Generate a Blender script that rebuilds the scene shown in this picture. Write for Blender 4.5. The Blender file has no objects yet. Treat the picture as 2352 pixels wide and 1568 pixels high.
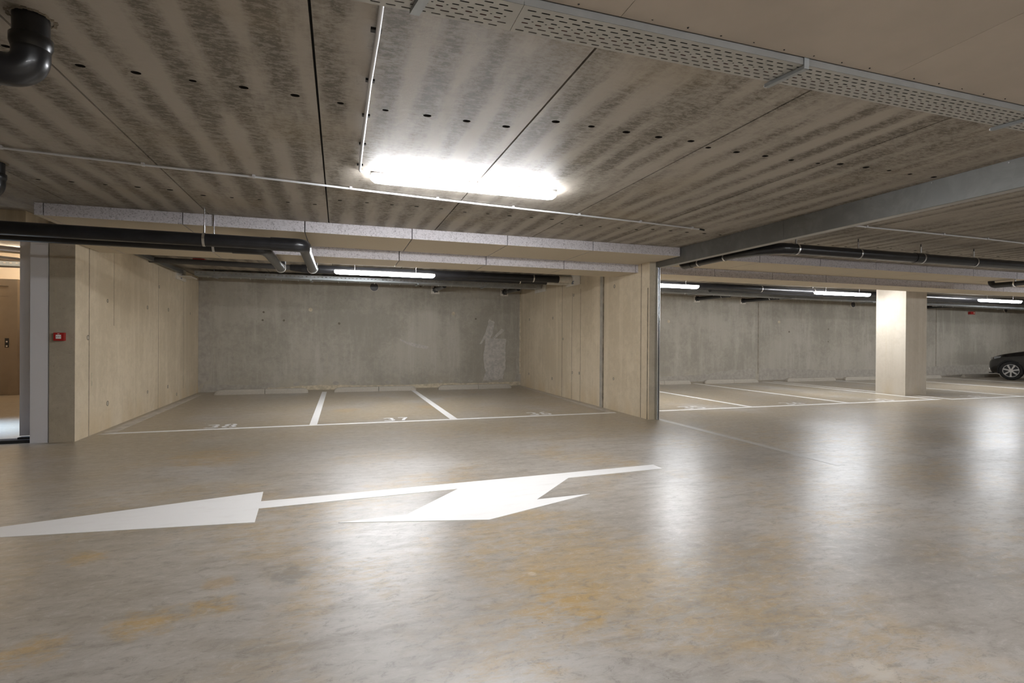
import bpy, math, random
from mathutils import Vector, Matrix
random.seed(7)
SC = bpy.context.scene
COL = SC.collection

# ------------------------------------------------------------------ camera
YAW, PITCH, ROLL = 0.315208, -0.0036857, -0.0065716
cd = bpy.data.cameras.new('camera'); cam = bpy.data.objects.new('camera', cd); COL.objects.link(cam)
cd.sensor_width = 36.0; cd.lens = 1217.836 / 2352 * 36.0; cd.clip_start = 0.05; cd.clip_end = 100
_f = Vector((math.sin(YAW)*math.cos(PITCH), math.cos(YAW)*math.cos(PITCH), math.sin(PITCH)))
_r0 = Vector((math.cos(YAW), -math.sin(YAW), 0)); _d0 = _f.cross(_r0)
_r = math.cos(ROLL)*_r0 + math.sin(ROLL)*_d0; _d = -math.sin(ROLL)*_r0 + math.cos(ROLL)*_d0
cam.matrix_world = Matrix(((_r.x, -_d.x, -_f.x, 0), (_r.y, -_d.y, -_f.y, 0), (_r.z, -_d.z, -_f.z, 1.2), (0, 0, 0, 1)))
SC.camera = cam

# ------------------------------------------------------------------ world, exposure
w = bpy.data.worlds.new('world'); SC.world = w; w.use_nodes = True
w.node_tree.nodes['Background'].inputs[0].default_value = (1, 0.97, 0.93, 1)
w.node_tree.nodes['Background'].inputs[1].default_value = 0.02
SC.view_settings.view_transform = 'Standard'; SC.view_settings.look = 'None'
SC.view_settings.exposure = 2.83; SC.view_settings.gamma = 1.0; SC.view_settings.use_curve_mapping = False
TUBE = 18.0            # emission of a tube light's diffuser
TUBE_COL = (0.94, 0.965, 1.0)
# daylight falling into the lift lobby from its stair door on the left
ad = bpy.data.lights.new('lobby_daylight', 'AREA'); ad.energy = 7; ad.color = (0.40, 0.62, 1.0); ad.size = 1.4; ad.size_y = .8; ad.shape = 'RECTANGLE'
ao = bpy.data.objects.new('lobby_daylight', ad); COL.objects.link(ao); ao.location = (-6.3, 8.6, 1.9); ad.spread = 0.8
ao.rotation_euler = (0, -math.pi/4, 0)

# ------------------------------------------------------------------ node helpers
def new_mat(name):
    m = bpy.data.materials.new(name); m.use_nodes = True
    nt = m.node_tree; b = nt.nodes['Principled BSDF']
    return m, nt, b
class NG:
    def __init__(s, nt): s.nt = nt
    def n(s, t, **kw):
        x = s.nt.nodes.new('ShaderNode' + t)
        for k, v in kw.items(): setattr(x, k, v)
        return x
    def link(s, a, b): s.nt.links.new(a, b)
    def setin(s, sock, v):
        if hasattr(v, 'is_output'): s.link(v, sock)
        else: sock.default_value = v
    def pos(s): return s.n('NewGeometry').outputs['Position']
    def scale(s, vec, sc):
        x = s.n('VectorMath', operation='MULTIPLY'); s.setin(x.inputs[0], vec); x.inputs[1].default_value = sc; return x.outputs[0]
    def addv(s, vec, v):
        x = s.n('VectorMath', operation='ADD'); s.setin(x.inputs[0], vec); s.setin(x.inputs[1], v); return x.outputs[0]
    def noise(s, vec, scale=1, detail=4, rough=0.55, dist=0.0):
        x = s.n('TexNoise'); s.setin(x.inputs['Vector'], vec); x.inputs['Scale'].default_value = scale
        x.inputs['Detail'].default_value = detail; x.inputs['Roughness'].default_value = rough; x.inputs['Distortion'].default_value = dist
        return x.outputs['Fac']
    def math(s, op, a, b=0.0, c=None, clamp=False):
        x = s.n('Math', operation=op); x.use_clamp = clamp; s.setin(x.inputs[0], a); s.setin(x.inputs[1], b)
        if c is not None: s.setin(x.inputs[2], c)
        return x.outputs[0]
    def ramp(s, v, lo, hi):          # smooth 0..1
        x = s.n('MapRange', interpolation_type='SMOOTHSTEP'); s.setin(x.inputs['Value'], v)
        x.inputs['From Min'].default_value = lo; x.inputs['From Max'].default_value = hi; return x.outputs['Result']
    def mix(s, fac, a, b, mode='MIX'):
        x = s.n('Mix', data_type='RGBA', blend_type=mode); s.setin(x.inputs[0], fac)
        for sock, v in ((x.inputs[6], a), (x.inputs[7], b)):
            if isinstance(v, tuple): sock.default_value = v if len(v) == 4 else v + (1,)
            else: s.link(v, sock)
        return x.outputs[2]
    def fmap(s, v, a, b):
        x = s.n('MapRange'); s.setin(x.inputs['Value'], v); x.inputs['To Min'].default_value = a; x.inputs['To Max'].default_value = b; return x.outputs['Result']
    def sep(s, vec):
        x = s.n('SeparateXYZ'); s.setin(x.inputs[0], vec); return x.outputs
    def bump(s, b, h, dist, strength=1.0):
        x = s.n('Bump'); s.setin(x.inputs['Height'], h); x.inputs['Distance'].default_value = dist; x.inputs['Strength'].default_value = strength
        s.link(x.outputs[0], b.inputs['Normal'])
    def shared(s, P, sc):
        if not hasattr(s, 'sh'): s.sh = {}
        if sc not in s.sh: s.sh[sc] = s.noise(P, sc, 5, 0.6)
        return s.sh[sc]
    def spot(s, P, c, r, wob=0.5, soft=0.3):   # mask of one stain at a place
        x = s.n('VectorMath', operation='DISTANCE'); s.setin(x.inputs[0], P); x.inputs[1].default_value = c
        d = s.math('DIVIDE', x.outputs['Value'], r)
        nz = s.math('MULTIPLY', s.math('SUBTRACT', s.shared(P, 16 if r < .2 else 4.5), 0.5), wob*2)
        return s.ramp(s.math('ADD', d, nz), 1.0, 1.0 - soft)

def simple(name, col, rough=0.5, metal=0.0, var=0.0, vscale=20, spec=0.5, bumpd=0.0, coat=0.0):
    m, nt, b = new_mat(name); g = NG(nt)
    b.inputs['Roughness'].default_value = rough; b.inputs['Metallic'].default_value = metal
    b.inputs['Specular IOR Level'].default_value = spec; b.inputs['Coat Weight'].default_value = coat
    if var > 0 or bumpd > 0:
        tc = g.n('TexCoord').outputs['Object']
        nz = g.noise(tc, vscale, 5, 0.6)
        d = tuple(c*(1-var) for c in col); l = tuple(min(1, c*(1+var)) for c in col)
        g.link(g.mix(g.ramp(nz, .3, .7), d, l), b.inputs['Base Color'])
        if bumpd: g.bump(b, nz, bumpd)
    else: b.inputs['Base Color'].default_value = col + (1,)
    return m

# ---- floor
def floor_mat():
    m, nt, b = new_mat('polished_concrete_floor'); g = NG(nt); P = g.pos()
    big = g.noise(P, 0.55, 4, 0.55, 0.4)
    streak = g.noise(g.scale(P, (1.6, 7.0, 1)), 1.0, 6, 0.65, 0.6)
    fine = g.noise(g.scale(P, (14, 30, 1)), 1.0, 6, 0.7)
    col = g.mix(g.ramp(big, .32, .68), (0.350, 0.317, 0.276), (0.465, 0.436, 0.402))
    col = g.mix(g.math('MULTIPLY', g.ramp(streak, .42, .70), 0.55), col, (0.235, 0.205, 0.170))
    # ochre iron stains
    och = g.noise(g.addv(P, (3.1, 7.7, 0)), 0.75, 5, 0.6, 0.5)
    ochf = g.noise(g.scale(g.addv(P, (9.0, 2.0, 0)), (5.0, 14.0, 1)), 1.0, 8, 0.8, 0.6)
    om = g.math('MULTIPLY', g.ramp(och, .43, .60), g.ramp(ochf, .40, .60))
    col = g.mix(g.math('MULTIPLY', om, 0.62), col, (0.43, 0.295, 0.125))
    far = g.sep(P)[1]
    col = g.mix(g.math('MULTIPLY', g.ramp(fine, .50, .78), 0.30), col, (0.175, 0.150, 0.120))
    col = g.mix(g.math('MULTIPLY', g.ramp(fine, .46, .26), 0.25), col, (0.50, 0.47, 0.43))
    # browner wear in the bays and along the left
    wear = g.noise(g.addv(P, (1.0, 4.0, 0)), 0.9, 3, 0.5)
    baym = g.math('MULTIPLY', g.ramp(far, 4.4, 7.6), g.ramp(wear, .25, .60))
    col = g.mix(g.math('MULTIPLY', baym, 0.78), col, (0.355, 0.292, 0.200))
    leftm = g.math('MULTIPLY', g.ramp(g.sep(P)[0], 0.6, -2.2), g.ramp(wear, .25, .55))
    col = g.mix(g.math('MULTIPLY', leftm, 0.5), col, (0.350, 0.292, 0.208))
    # named stains: a pale scabbed patch, a white scratch, rubber blots, ochre spills
    for c, r, cc, k in (((1.87, 1.43, 0), .085, (.52, .47, .40), .8), ((0.95, 2.55, 0), .03, (.75, .73, .70), .7),
                        ((-0.24, 2.9, 0), .12, (.20, .185, .165), .55), ((-0.55, 2.9, 0), .10, (.40, .27, .13), .5),
                        ((1.25, 2.45, 0), .55, (.45, .31, .14), .35), ((3.1, 2.1, 0), .60, (.235, .22, .20), .40),
                        ((1.05, 1.28, 0), .45, (.27, .255, .235), .35), ((2.1, 2.5, 0), .5, (.24, .22, .20), .3),
                        ((4.0, 4.2, 0), .35, (.22, .2, .18), .35), ((0.1, 9.3, 0), .3, (.44, .28, .10), .4), ((1.5, 9.4, 0), .25, (.44, .28, .10), .4)):
        col = g.mix(g.math('MULTIPLY', g.spot(P, c, r, .8, .55), k), col, cc)
    for c, r, k in (((-0.77, 2.59, 0), 0.16, 0.55), ((-1.30, 3.45, 0), 0.13, 0.5), ((-0.53, 2.65, 0), 0.14, 0.5), ((-1.12, 2.47, 0), 0.16, 0.5), ((1.05, 2.40, 0), 0.28, 0.45), ((0.95, 2.17, 0), 0.22, 0.5), ((0.50, 3.20, 0), 0.05, 0.4), ((0.74, 1.80, 0), 0.08, 0.45), ((-1.23, 5.99, 0), 0.6, 0.4)):
        m2 = g.math('MULTIPLY', g.spot(P, c, r, .9, .7), g.ramp(ochf, .38, .58))
        col = g.mix(g.math('MULTIPLY', m2, k*1.4), col, (.44, .285, .10))
    sp = g.noise(P, 48, 2, 0.5)
    col = g.mix(g.math('MULTIPLY', g.ramp(sp, .765, .78), 0.85), col, (0.09, 0.07, 0.055))
    mott = g.noise(g.scale(P, (10, 17, 1)), 1.0, 10, 0.86, 0.5)
    col = g.mix(g.math('MULTIPLY', g.ramp(mott, .51, .62), 0.62), col, (0.225, 0.20, 0.17))
    col = g.mix(g.math('MULTIPLY', g.ramp(mott, .48, .38), 0.5), col, (0.50, 0.475, 0.44))
    # fine curved tyre scuffs
    wv = g.n('TexWave', wave_type='RINGS', rings_direction='Z'); g.setin(wv.inputs['Vector'], g.addv(P, (2.6, -5.9, 0)))
    wv.inputs['Scale'].default_value = 6.0; wv.inputs['Distortion'].default_value = 2.0; wv.inputs['Detail'].default_value = 2
    tm = g.math('MULTIPLY', g.math('MULTIPLY', g.ramp(wv.outputs['Fac'], .90, 1.0), g.ramp(g.noise(P, 1.1, 2, .5), .54, .64)), g.ramp(far, 7.0, 7.6))
    col = g.mix(g.math('MULTIPLY', tm, 0.35), col, (0.16, 0.135, 0.11))
    g.link(col, b.inputs['Base Color'])
    rn = g.math('ADD', g.math('MULTIPLY', mott, 0.26), g.math('MULTIPLY', big, 0.14))
    g.link(g.math('ADD', rn, g.math('ADD', 0.125, g.math('MULTIPLY', g.ramp(fine, .5, .8), 0.08))), b.inputs['Roughness'])
    b.inputs['Specular IOR Level'].default_value = 0.5
    hb = g.math('ADD', g.math('MULTIPLY', g.noise(P, 3.0, 3, .5), 0.5), g.math('MULTIPLY', mott, 0.10))
    g.bump(b, hb, 0.006, 0.5)
    return m

# ---- precast ceiling slabs, striped along their length
def ceiling_mat():
    m, nt, b = new_mat('precast_slab_ceiling'); g = NG(nt); P = g.pos(); x, y, z = g.sep(P)
    wob = g.noise(g.scale(P, (0.9, 0.35, 1)), 1.0, 3, 0.5)
    ph = g.math('ADD', g.math('MULTIPLY', x, 2*math.pi/0.2412), g.math('MULTIPLY', wob, 5.0))
    st = g.math('ADD', g.math('MULTIPLY', g.math('SINE', ph, 0), 0.5), 0.5)
    blot = g.noise(g.scale(P, (3.0, 0.8, 1)), 1.0, 4, 0.6, 0.4)
    fine = g.noise(g.scale(P, (20, 40, 1)), 1.0, 8, 0.82, 0.3)
    blot2 = g.noise(g.scale(P, (6.0, 1.1, 1)), 1.0, 6, 0.7, 0.2)
    amp = g.ramp(g.noise(g.scale(P, (1.1, .7, 1)), 1.0, 3, .55), .34, .62)
    st = g.math('ADD', 0.5, g.math('MULTIPLY', g.math('SUBTRACT', st, 0.5), amp))
    s = g.math('ADD', g.math('MULTIPLY', st, 0.52), g.math('MULTIPLY', blot, 0.70))
    s = g.math('ADD', s, g.math('MULTIPLY', g.math('SUBTRACT', blot2, 0.5), 1.0))
    dark = g.math('MULTIPLY', g.ramp(s, .36, .92), g.fmap(g.ramp(fine, .40, .62), 0.40, 1.35), clamp=True)
    dark = g.math('ADD', dark, g.math('MULTIPLY', g.math('SUBTRACT', fine, .5), .5), clamp=True)
    col = g.mix(dark, (0.405, 0.362, 0.308), (0.150, 0.130, 0.102))
    col = g.mix(g.math('MULTIPLY', g.ramp(g.noise(P, 1.3, 3, .5), .5, .75), .25), col, (0.36, 0.28, 0.17))
    col = g.mix(g.math('MULTIPLY', g.ramp(g.noise(g.scale(P, (20, 5, 1)), 1.0, 5, .8), .62, .75), .3), col, (0.52, 0.48, 0.42))
    g.link(col, b.inputs['Base Color']); b.inputs['Roughness'].default_value = 0.62; b.inputs['Specular IOR Level'].default_value = 0.3
    g.bump(b, fine, 0.002, 0.6)
    return m

# ---- cast walls: vertical streaks
def wall_mat(name, base, dark, light, stain, sk=0.5, pore=0.5, axes=(6.0, 6.0, 0.30)):
    m, nt, b = new_mat(name); g = NG(nt); P = g.pos(); x, y, z = g.sep(P)
    st = g.noise(g.scale(P, axes), 1.0, 6, 0.65, 0.2)
    st2 = g.noise(g.scale(P, tuple(a*6 if i < 2 else a*2 for i, a in enumerate(axes))), 1.0, 4, 0.6)
    cl = g.noise(P, 0.8, 4, 0.55, 0.4); fine = g.noise(P, 55, 4, 0.7); md = g.noise(P, 9, 7, .75, .5)
    col = g.mix(g.ramp(g.math('ADD', g.math('MULTIPLY', cl, .6), g.math('MULTIPLY', md, .4)), .40, .60), dark, base)
    col = g.mix(g.math('MULTIPLY', g.ramp(st, .48, .70), sk), col, light)
    col = g.mix(g.math('MULTIPLY', g.ramp(st, .46, .28), sk), col, dark)
    col = g.mix(g.math('MULTIPLY', g.ramp(st2, .58, .75), 0.35), col, stain)
    # rust-yellow rise at the foot of the wall
    foot = g.math('MULTIPLY', g.ramp(z, .45, .0), g.ramp(g.noise(g.scale(P, (2.2, 2.2, .8)), 1.0, 3, .5), .35, .65))
    col = g.mix(g.math('MULTIPLY', foot, 0.55), col, stain)
    col = g.mix(g.math('MULTIPLY', g.ramp(fine, .60, .72), pore), col, tuple(c*0.6 for c in dark))
    g.link(col, b.inputs['Base Color']); b.inputs['Roughness'].default_value = 0.68; b.inputs['Specular IOR Level'].default_value = 0.25
    g.bump(b, g.math('ADD', fine, g.math('MULTIPLY', st, 2.0)), 0.0025, 0.5)
    return m

def speckle_mat(name, base, fleck, k):
    m, nt, b = new_mat(name); g = NG(nt); P = g.pos()
    f = g.noise(P, 70, 4, 0.8); f2 = g.noise(P, 30, 3, 0.6)
    col = g.mix(g.math('MULTIPLY', g.ramp(f, .52, .66), k), base, fleck)
    col = g.mix(g.math('MULTIPLY', g.ramp(f2, .50, .70), k*.35), col, fleck)
    g.link(col, b.inputs['Base Color']); b.inputs['Roughness'].default_value = 0.85; b.inputs['Specular IOR Level'].default_value = 0.15
    g.bump(b, f, 0.004, 0.7)
    return m

def galv_mat(name, base=(0.42, 0.44, 0.45), rough=0.42):
    m, nt, b = new_mat(name); g = NG(nt); tc = g.n('TexCoord').outputs['Object']
    vor = g.n('TexVoronoi', feature='F1'); g.setin(vor.inputs['Vector'], tc); vor.inputs['Scale'].default_value = 14
    nz = g.noise(tc, 3.0, 6, 0.65, 1.2)
    t = g.math('ADD', g.math('MULTIPLY', nz, 0.8), g.math('MULTIPLY', g.sep(vor.outputs['Color'])[0], 0.05))
    g.link(g.mix(g.ramp(t, .33, .63), tuple(c*.85 for c in base), tuple(c*1.12 for c in base)), b.inputs['Base Color'])
    b.inputs['Metallic'].default_value = 0.88
    g.link(g.fmap(nz, rough-.12, rough+.16), b.inputs['Roughness'])
    return m

def emit_mat(name, col, strength):
    m, nt, b = new_mat(name)
    b.inputs['Base Color'].default_value = (0.85, 0.85, 0.85, 1); b.inputs['Roughness'].default_value = 0.4
    b.inputs['Emission Color'].default_value = col + (1,); b.inputs['Emission Strength'].default_value = strength
    return m

def paint_mat():
    m, nt, b = new_mat('white_road_paint'); g = NG(nt); P = g.pos()
    nz = g.noise(g.scale(P, (4, 16, 1)), 1.0, 5, .65); n2 = g.noise(P, 40, 4, .7)
    col = g.mix(g.math('MULTIPLY', g.ramp(nz, .5, .75), .35), (0.83, 0.815, 0.80), (0.70, 0.675, 0.64))
    col = g.mix(g.math('MULTIPLY', g.ramp(n2, .68, .74), .5), col, (0.5, 0.45, 0.38))
    g.link(col, b.inputs['Base Color']); b.inputs['Roughness'].default_value = 0.5; b.inputs['Specular IOR Level'].default_value = 0.35
    return m

MT = dict(
    floor=floor_mat(), ceil=ceiling_mat(),
    wall_side=wall_mat('beige_cast_wall', (.70, .60, .45), (.585, .495, .36), (.78, .68, .53), (.60, .46, .27), .5, .6),
    wall_back=wall_mat('grey_cast_wall', (.425, .39, .327), (.325, .297, .247), (.53, .49, .425), (.455, .40, .305), .38, .6, (6.0, 6.0, .7)),
    wall_end=wall_mat('raw_pillar_face', (.47, .41, .32), (.385, .335, .255), (.53, .465, .37), (.50, .41, .27), .25, .8, (5, 5, 1.5)),
    column=wall_mat('pale_column_concrete', (.53, .48, .405), (.46, .41, .335), (.585, .54, .465), (.50, .40, .25), .45, .3),
    groove=simple('dark_wall_joint', (.20, .165, .12), .9, var=.4, vscale=9), ring=simple('tie_hole_stain', (.17, .145, .11), .9, var=.3, vscale=40),  # groove: dark brown colour of joint and edge strips on the walls
    ringfill=simple('tie_hole_plug', (.44, .39, .31), .85, var=.15, vscale=40),
    mortar=simple('pale_mortar_patch', (.46, .43, .39), .85, var=.16, vscale=14, bumpd=.004),
    mortar2=simple('thin_mortar_smear', (.385, .352, .302), .85, var=.12, vscale=9, bumpd=.003),
    foam=simple('yellow_foam_joint', (.52, .45, .33), .85, var=.22, vscale=10, bumpd=.006),
    board_side=speckle_mat('speckled_insulation_edge', (.64, .61, .63), (.20, .18, .19), .85),
    board_face=speckle_mat('tan_insulation_face', (.62, .545, .43), (.50, .43, .33), .35),
    soffit=simple('smooth_board_soffit', (.43, .375, .315), .6, var=.05, vscale=2.5, spec=.3), black=simple('black_pvc', (.012, .012, .014), .32, var=.3, vscale=6, spec=.5, coat=.15),
    blackmatt=simple('black_plastic_cable', (.012, .012, .013), .5), redcable=simple('red_cable', (.14, .015, .013), .5),
    greyplug=simple('grey_pipe', (.065, .062, .062), .45), galv=galv_mat('galvanised_steel'), galvd=galv_mat('dull_galvanised_steel', (.26, .26, .25), .5),
    tray=simple('zinc_tray_sheet', (.42, .41, .38), .45, metal=.35, var=.06, vscale=6), chrome=simple('bright_zinc', (.75, .76, .78), .22, metal=1.0),
    steelrail=simple('polished_rail', (.62, .64, .66), .20, metal=1.0, var=.06, vscale=3),
    conduit=simple('grey_plastic_conduit', (.62, .62, .64), .35), lampbody=simple('lamp_housing', (.62, .62, .64), .4),
    tube=emit_mat('tube_diffuser', TUBE_COL, TUBE), warmtube=emit_mat('warm_diffuser', (1.0, .82, .60), 4.5),
    paint=paint_mat(), wornpaint=simple('worn_road_paint', (.50, .455, .40), .6, var=.18, vscale=7), stop=speckle_mat('grey_kerb_concrete', (.43, .39, .33), (.22, .21, .17), .45),
    white=simple('white_coated_panel', (.70, .685, .70), .45, var=.02, vscale=2), panel=simple('white_fire_board', (.66, .61, .53), .8, var=.08, vscale=15),
    red=simple('red_plastic', (.40, .018, .016), .4), ink=simple('black_print', (.02, .02, .02), .5), rubber=simple('black_rubber', (.018, .018, .018), .75, var=.2, vscale=20),
    lobbywall=simple('lobby_plaster', (.78, .66, .52), .8, var=.03, vscale=3), lobbyceil=simple('lobby_ceiling_concrete', (.52, .49, .46), .8, var=.1, vscale=4),
    steel=simple('brushed_lift_steel', (.33, .285, .235), .34, metal=.9, var=.06, vscale=2),
    car=simple('black_car_paint', (.008, .008, .010), .18, spec=.6, coat=1.0), glass=simple('dark_car_glass', (.006, .007, .008), .05), alloy=simple('alloy_rim', (.42, .41, .40), .35, metal=.6),
    lens=simple('clear_lamp_lens', (.30, .31, .33), .08, spec=.9, coat=1.0), chromel=simple('lamp_reflector', (.8, .8, .82), .15, metal=1.0), tag=simple('grey_print', (.22, .24, .28), .6),
    strip=simple('floor_strip_steel', (.42, .395, .36), .36, spec=.5, metal=.0, var=.08, vscale=8), dark=simple('dark_recess', (.02, .018, .016), .95),
    flange=simple('dull_zinc_flange', (.20, .195, .185), .5, metal=.2, var=.08, vscale=5),
    tie=simple('white_cable_tie', (.82, .82, .80), .4),
)

# ------------------------------------------------------------------ mesh builder
class MB:
    def __init__(s): s.v = []; s.f = []; s.m = []; s.s = []
    def add(s, verts, faces, mi=0, sm=False):
        k = len(s.v); s.v += [tuple(p) for p in verts]
        for f in faces: s.f.append([k + i for i in f]); s.m.append(mi); s.s.append(sm)
        return s
    def box(s, x0, x1, y0, y1, z0, z1, mi=0, fm=None):
        V = [(x0,y0,z0),(x1,y0,z0),(x1,y1,z0),(x0,y1,z0),(x0,y0,z1),(x1,y0,z1),(x1,y1,z1),(x0,y1,z1)]
        F = dict(b=(0,3,2,1), t=(4,5,6,7), f=(0,1,5,4), k=(2,3,7,6), l=(3,0,4,7), r=(1,2,6,5))
        for k, f in F.items(): s.add([V[i] for i in f], [(0,1,2,3)], (fm or {}).get(k, mi))
        return s
    def poly(s, pts, mi=0): return s.add(pts, [tuple(range(len(pts)))], mi)
    def prism(s, pts, z0, z1, mi=0):      # xy outline
        n = len(pts); a = sum(pts[i][0]*pts[(i+1)%n][1]-pts[(i+1)%n][0]*pts[i][1] for i in range(n))
        if a < 0: pts = pts[::-1]
        s.add([(x,y,z0) for x,y in pts]+[(x,y,z1) for x,y in pts], [tuple(range(n))[::-1], tuple(range(n,2*n))]+[(i,(i+1)%n,n+(i+1)%n,n+i) for i in range(n)], mi)
        return s
    def prism3(s, pts, off, mi=0):        # 3d outline swept by a vector
        n = len(pts); off = Vector(off); P = [Vector(p) for p in pts]
        s.add(P+[p+off for p in P], [tuple(range(n)), tuple(range(n,2*n))[::-1]]+[(i,n+i,n+(i+1)%n,(i+1)%n) for i in range(n)], mi)
        return s
    def tube(s, path, r, n=20, caps=True, mi=0):
        path = [Vector(p) for p in path]; R = r if isinstance(r, (list, tuple)) else [r]*len(path)
        T = []
        for i in range(len(path)):
            a = (path[i]-path[i-1]).normalized() if i else None; b = (path[i+1]-path[i]).normalized() if i < len(path)-1 else None
            T.append(((a or b)+(b or a)).normalized())
        u = T[0].orthogonal().normalized(); rings = []
        for i, p in enumerate(path):
            if i: u = (u - T[i]*u.dot(T[i])).normalized()
            v = T[i].cross(u); rings.append([p + R[i]*(math.cos(2*math.pi*k/n)*u + math.sin(2*math.pi*k/n)*v) for k in range(n)])
        V = [q for rg in rings for q in rg]
        F = [(i*n+k, i*n+(k+1)%n, (i+1)*n+(k+1)%n, (i+1)*n+k) for i in range(len(path)-1) for k in range(n)]
        s.add(V, F, mi, True)
        if caps: s.add(rings[0], [tuple(range(n))[::-1]], mi); s.add(rings[-1], [tuple(range(n))], mi)
        return s
    def cyl(s, p0, p1, r, n=20, mi=0): return s.tube([p0, p1], r, n, True, mi)
    def band(s, p0, p1, ri, ro, n=24, mi=0):
        p0, p1 = Vector(p0), Vector(p1); t = (p1-p0).normalized(); u = t.orthogonal().normalized(); v = t.cross(u); V = []
        for p, r in ((p0,ri),(p0,ro),(p1,ro),(p1,ri)):
            V += [p + r*(math.cos(2*math.pi*k/n)*u + math.sin(2*math.pi*k/n)*v) for k in range(n)]
        s.add(V, [(a*n+k, ((a+1)%4)*n+k, ((a+1)%4)*n+(k+1)%n, a*n+(k+1)%n) for a in range(4) for k in range(n)], mi, False)
        return s
    def build(s, name, mats, parent=None):
        if not isinstance(mats, (list, tuple)): mats = [mats]
        if parent is None:
            xs, ys, zs = zip(*s.v); o0 = Vector(((min(xs)+max(xs))/2, (min(ys)+max(ys))/2, min(zs)))
        else:
            o0 = Vector((0,0,0)); q = parent
            while q is not None: o0 = o0 + q.location; q = q.parent
        me = bpy.data.meshes.new(name); me.from_pydata([tuple(Vector(p)-o0) for p in s.v], [], s.f)
        for mt in mats: me.materials.append(mt)
        me.polygons.foreach_set('material_index', s.m); me.polygons.foreach_set('use_smooth', s.s); me.update()
        o = bpy.data.objects.new(name, me); COL.objects.link(o)
        if parent is None: o.location = o0
        else: o.parent = parent
        return o
def bevel(o, w, seg=2):
    b = o.modifiers.new('bevel', 'BEVEL'); b.width = w; b.segments = seg; b.limit_method = 'ANGLE'; return o
def weld(o):
    b = o.modifiers.new('weld', 'WELD'); b.merge_threshold = 0.0002; return o
def tag(o, label=None, cat=None, group=None, kind=None):
    if label: o['label'] = label
    if cat: o['category'] = cat
    if group: o['group'] = group
    if kind: o['kind'] = kind
    return o
def thing(name, loc, label, cat, group=None):
    o = bpy.data.objects.new(name, None); o.location = loc; o.empty_display_size = .1; COL.objects.link(o)
    return tag(o, label, cat, group)
def struct(mb, name, mats, label=None): return tag(mb.build(name, mats), label, None, None, 'structure')
def copy_tree(o, parent=None):
    c = o.copy(); COL.objects.link(c); c.parent = parent
    for ch in list(o.children): copy_tree(ch, c)
    return c
def arc(c, r, a0, a1, n, ux, uy):       # points of an arc in the plane of ux, uy
    c, ux, uy = Vector(c), Vector(ux), Vector(uy)
    return [c + r*(math.cos(a0+(a1-a0)*i/n)*ux + math.sin(a0+(a1-a0)*i/n)*uy) for i in range(n+1)]
ORD = ['first', 'second', 'third', 'fourth', 'fifth', 'sixth', 'seventh', 'eighth', 'ninth', 'tenth', 'eleventh', 'twelfth']

# ------------------------------------------------------------------ dimensions
ZC, ZS, ZB = 2.511, 2.388, 2.262            # slab ceiling, first insulation step, second step
Y1, Y2, Y3, Y4 = 6.375, 7.32, 7.97, 8.91    # faces of the two steps, rear of beam, rear boards
YW = 13.1
XR = 27.0

# ------------------------------------------------------------------ plate with holes (ceiling slabs, tray)
def hole_cell(mb, x0, x1, y0, y1, z, hx, hy, a, r, depth, n=8, up=True, mi=0, mid=1):
    """rectangular cell with a rounded slot (half length a, radius r); a dark sleeve of the given depth"""
    pts = []
    for k in range(n+1): t = -math.pi/2 + math.pi*k/n; pts.append((hx + a + r*math.cos(t), hy + r*math.sin(t)))
    for k in range(n+1): t = math.pi/2 + math.pi*k/n; pts.append((hx - a + r*math.cos(t), hy + r*math.sin(t)))
    cor = [(x1,y0),(x1,y1),(x0,y1),(x0,y0)]
    N = len(pts); V = [(x,y,z) for x,y in pts] + [(x,y,z) for x,y in cor]
    F = []; h = n//2
    segs = [(0, h, 0), (h, n, 1), (n, n+1, 1), (n+1, n+1+h, 2), (n+1+h, 2*n+1, 3)]
    def fan(i0, i1, c): return [(N+c, i+1, i) for i in range(i0, i1)]
    F += fan(0, h, 0) + [(N+0, N+1, h)] + fan(h, n, 1) + [(N+1, N+2, n+1, n)] + fan(n+1, n+1+h, 2) + [(N+2, N+3, n+1+h)] + fan(n+1+h, 2*n+1, 3) + [(N+3, N+0, 0, 2*n+1)]
    mb.add(V, F, mi)
    if depth:
        V = [(x,y,z) for x,y in pts] + [(x,y,z+depth) for x,y in pts]
        mb.add(V, [(i,(i+1)%N,N+(i+1)%N,N+i) for i in range(N)] + ([tuple(range(N,2*N))] if mid is not None else []), mid if mid is not None else mi)

# ------------------------------------------------------------------ SETTING: floor, ceiling, walls
struct(MB().box(-8, XR+1, -7, 16, -0.2, 0), 'floor', MT['floor'])

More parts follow.
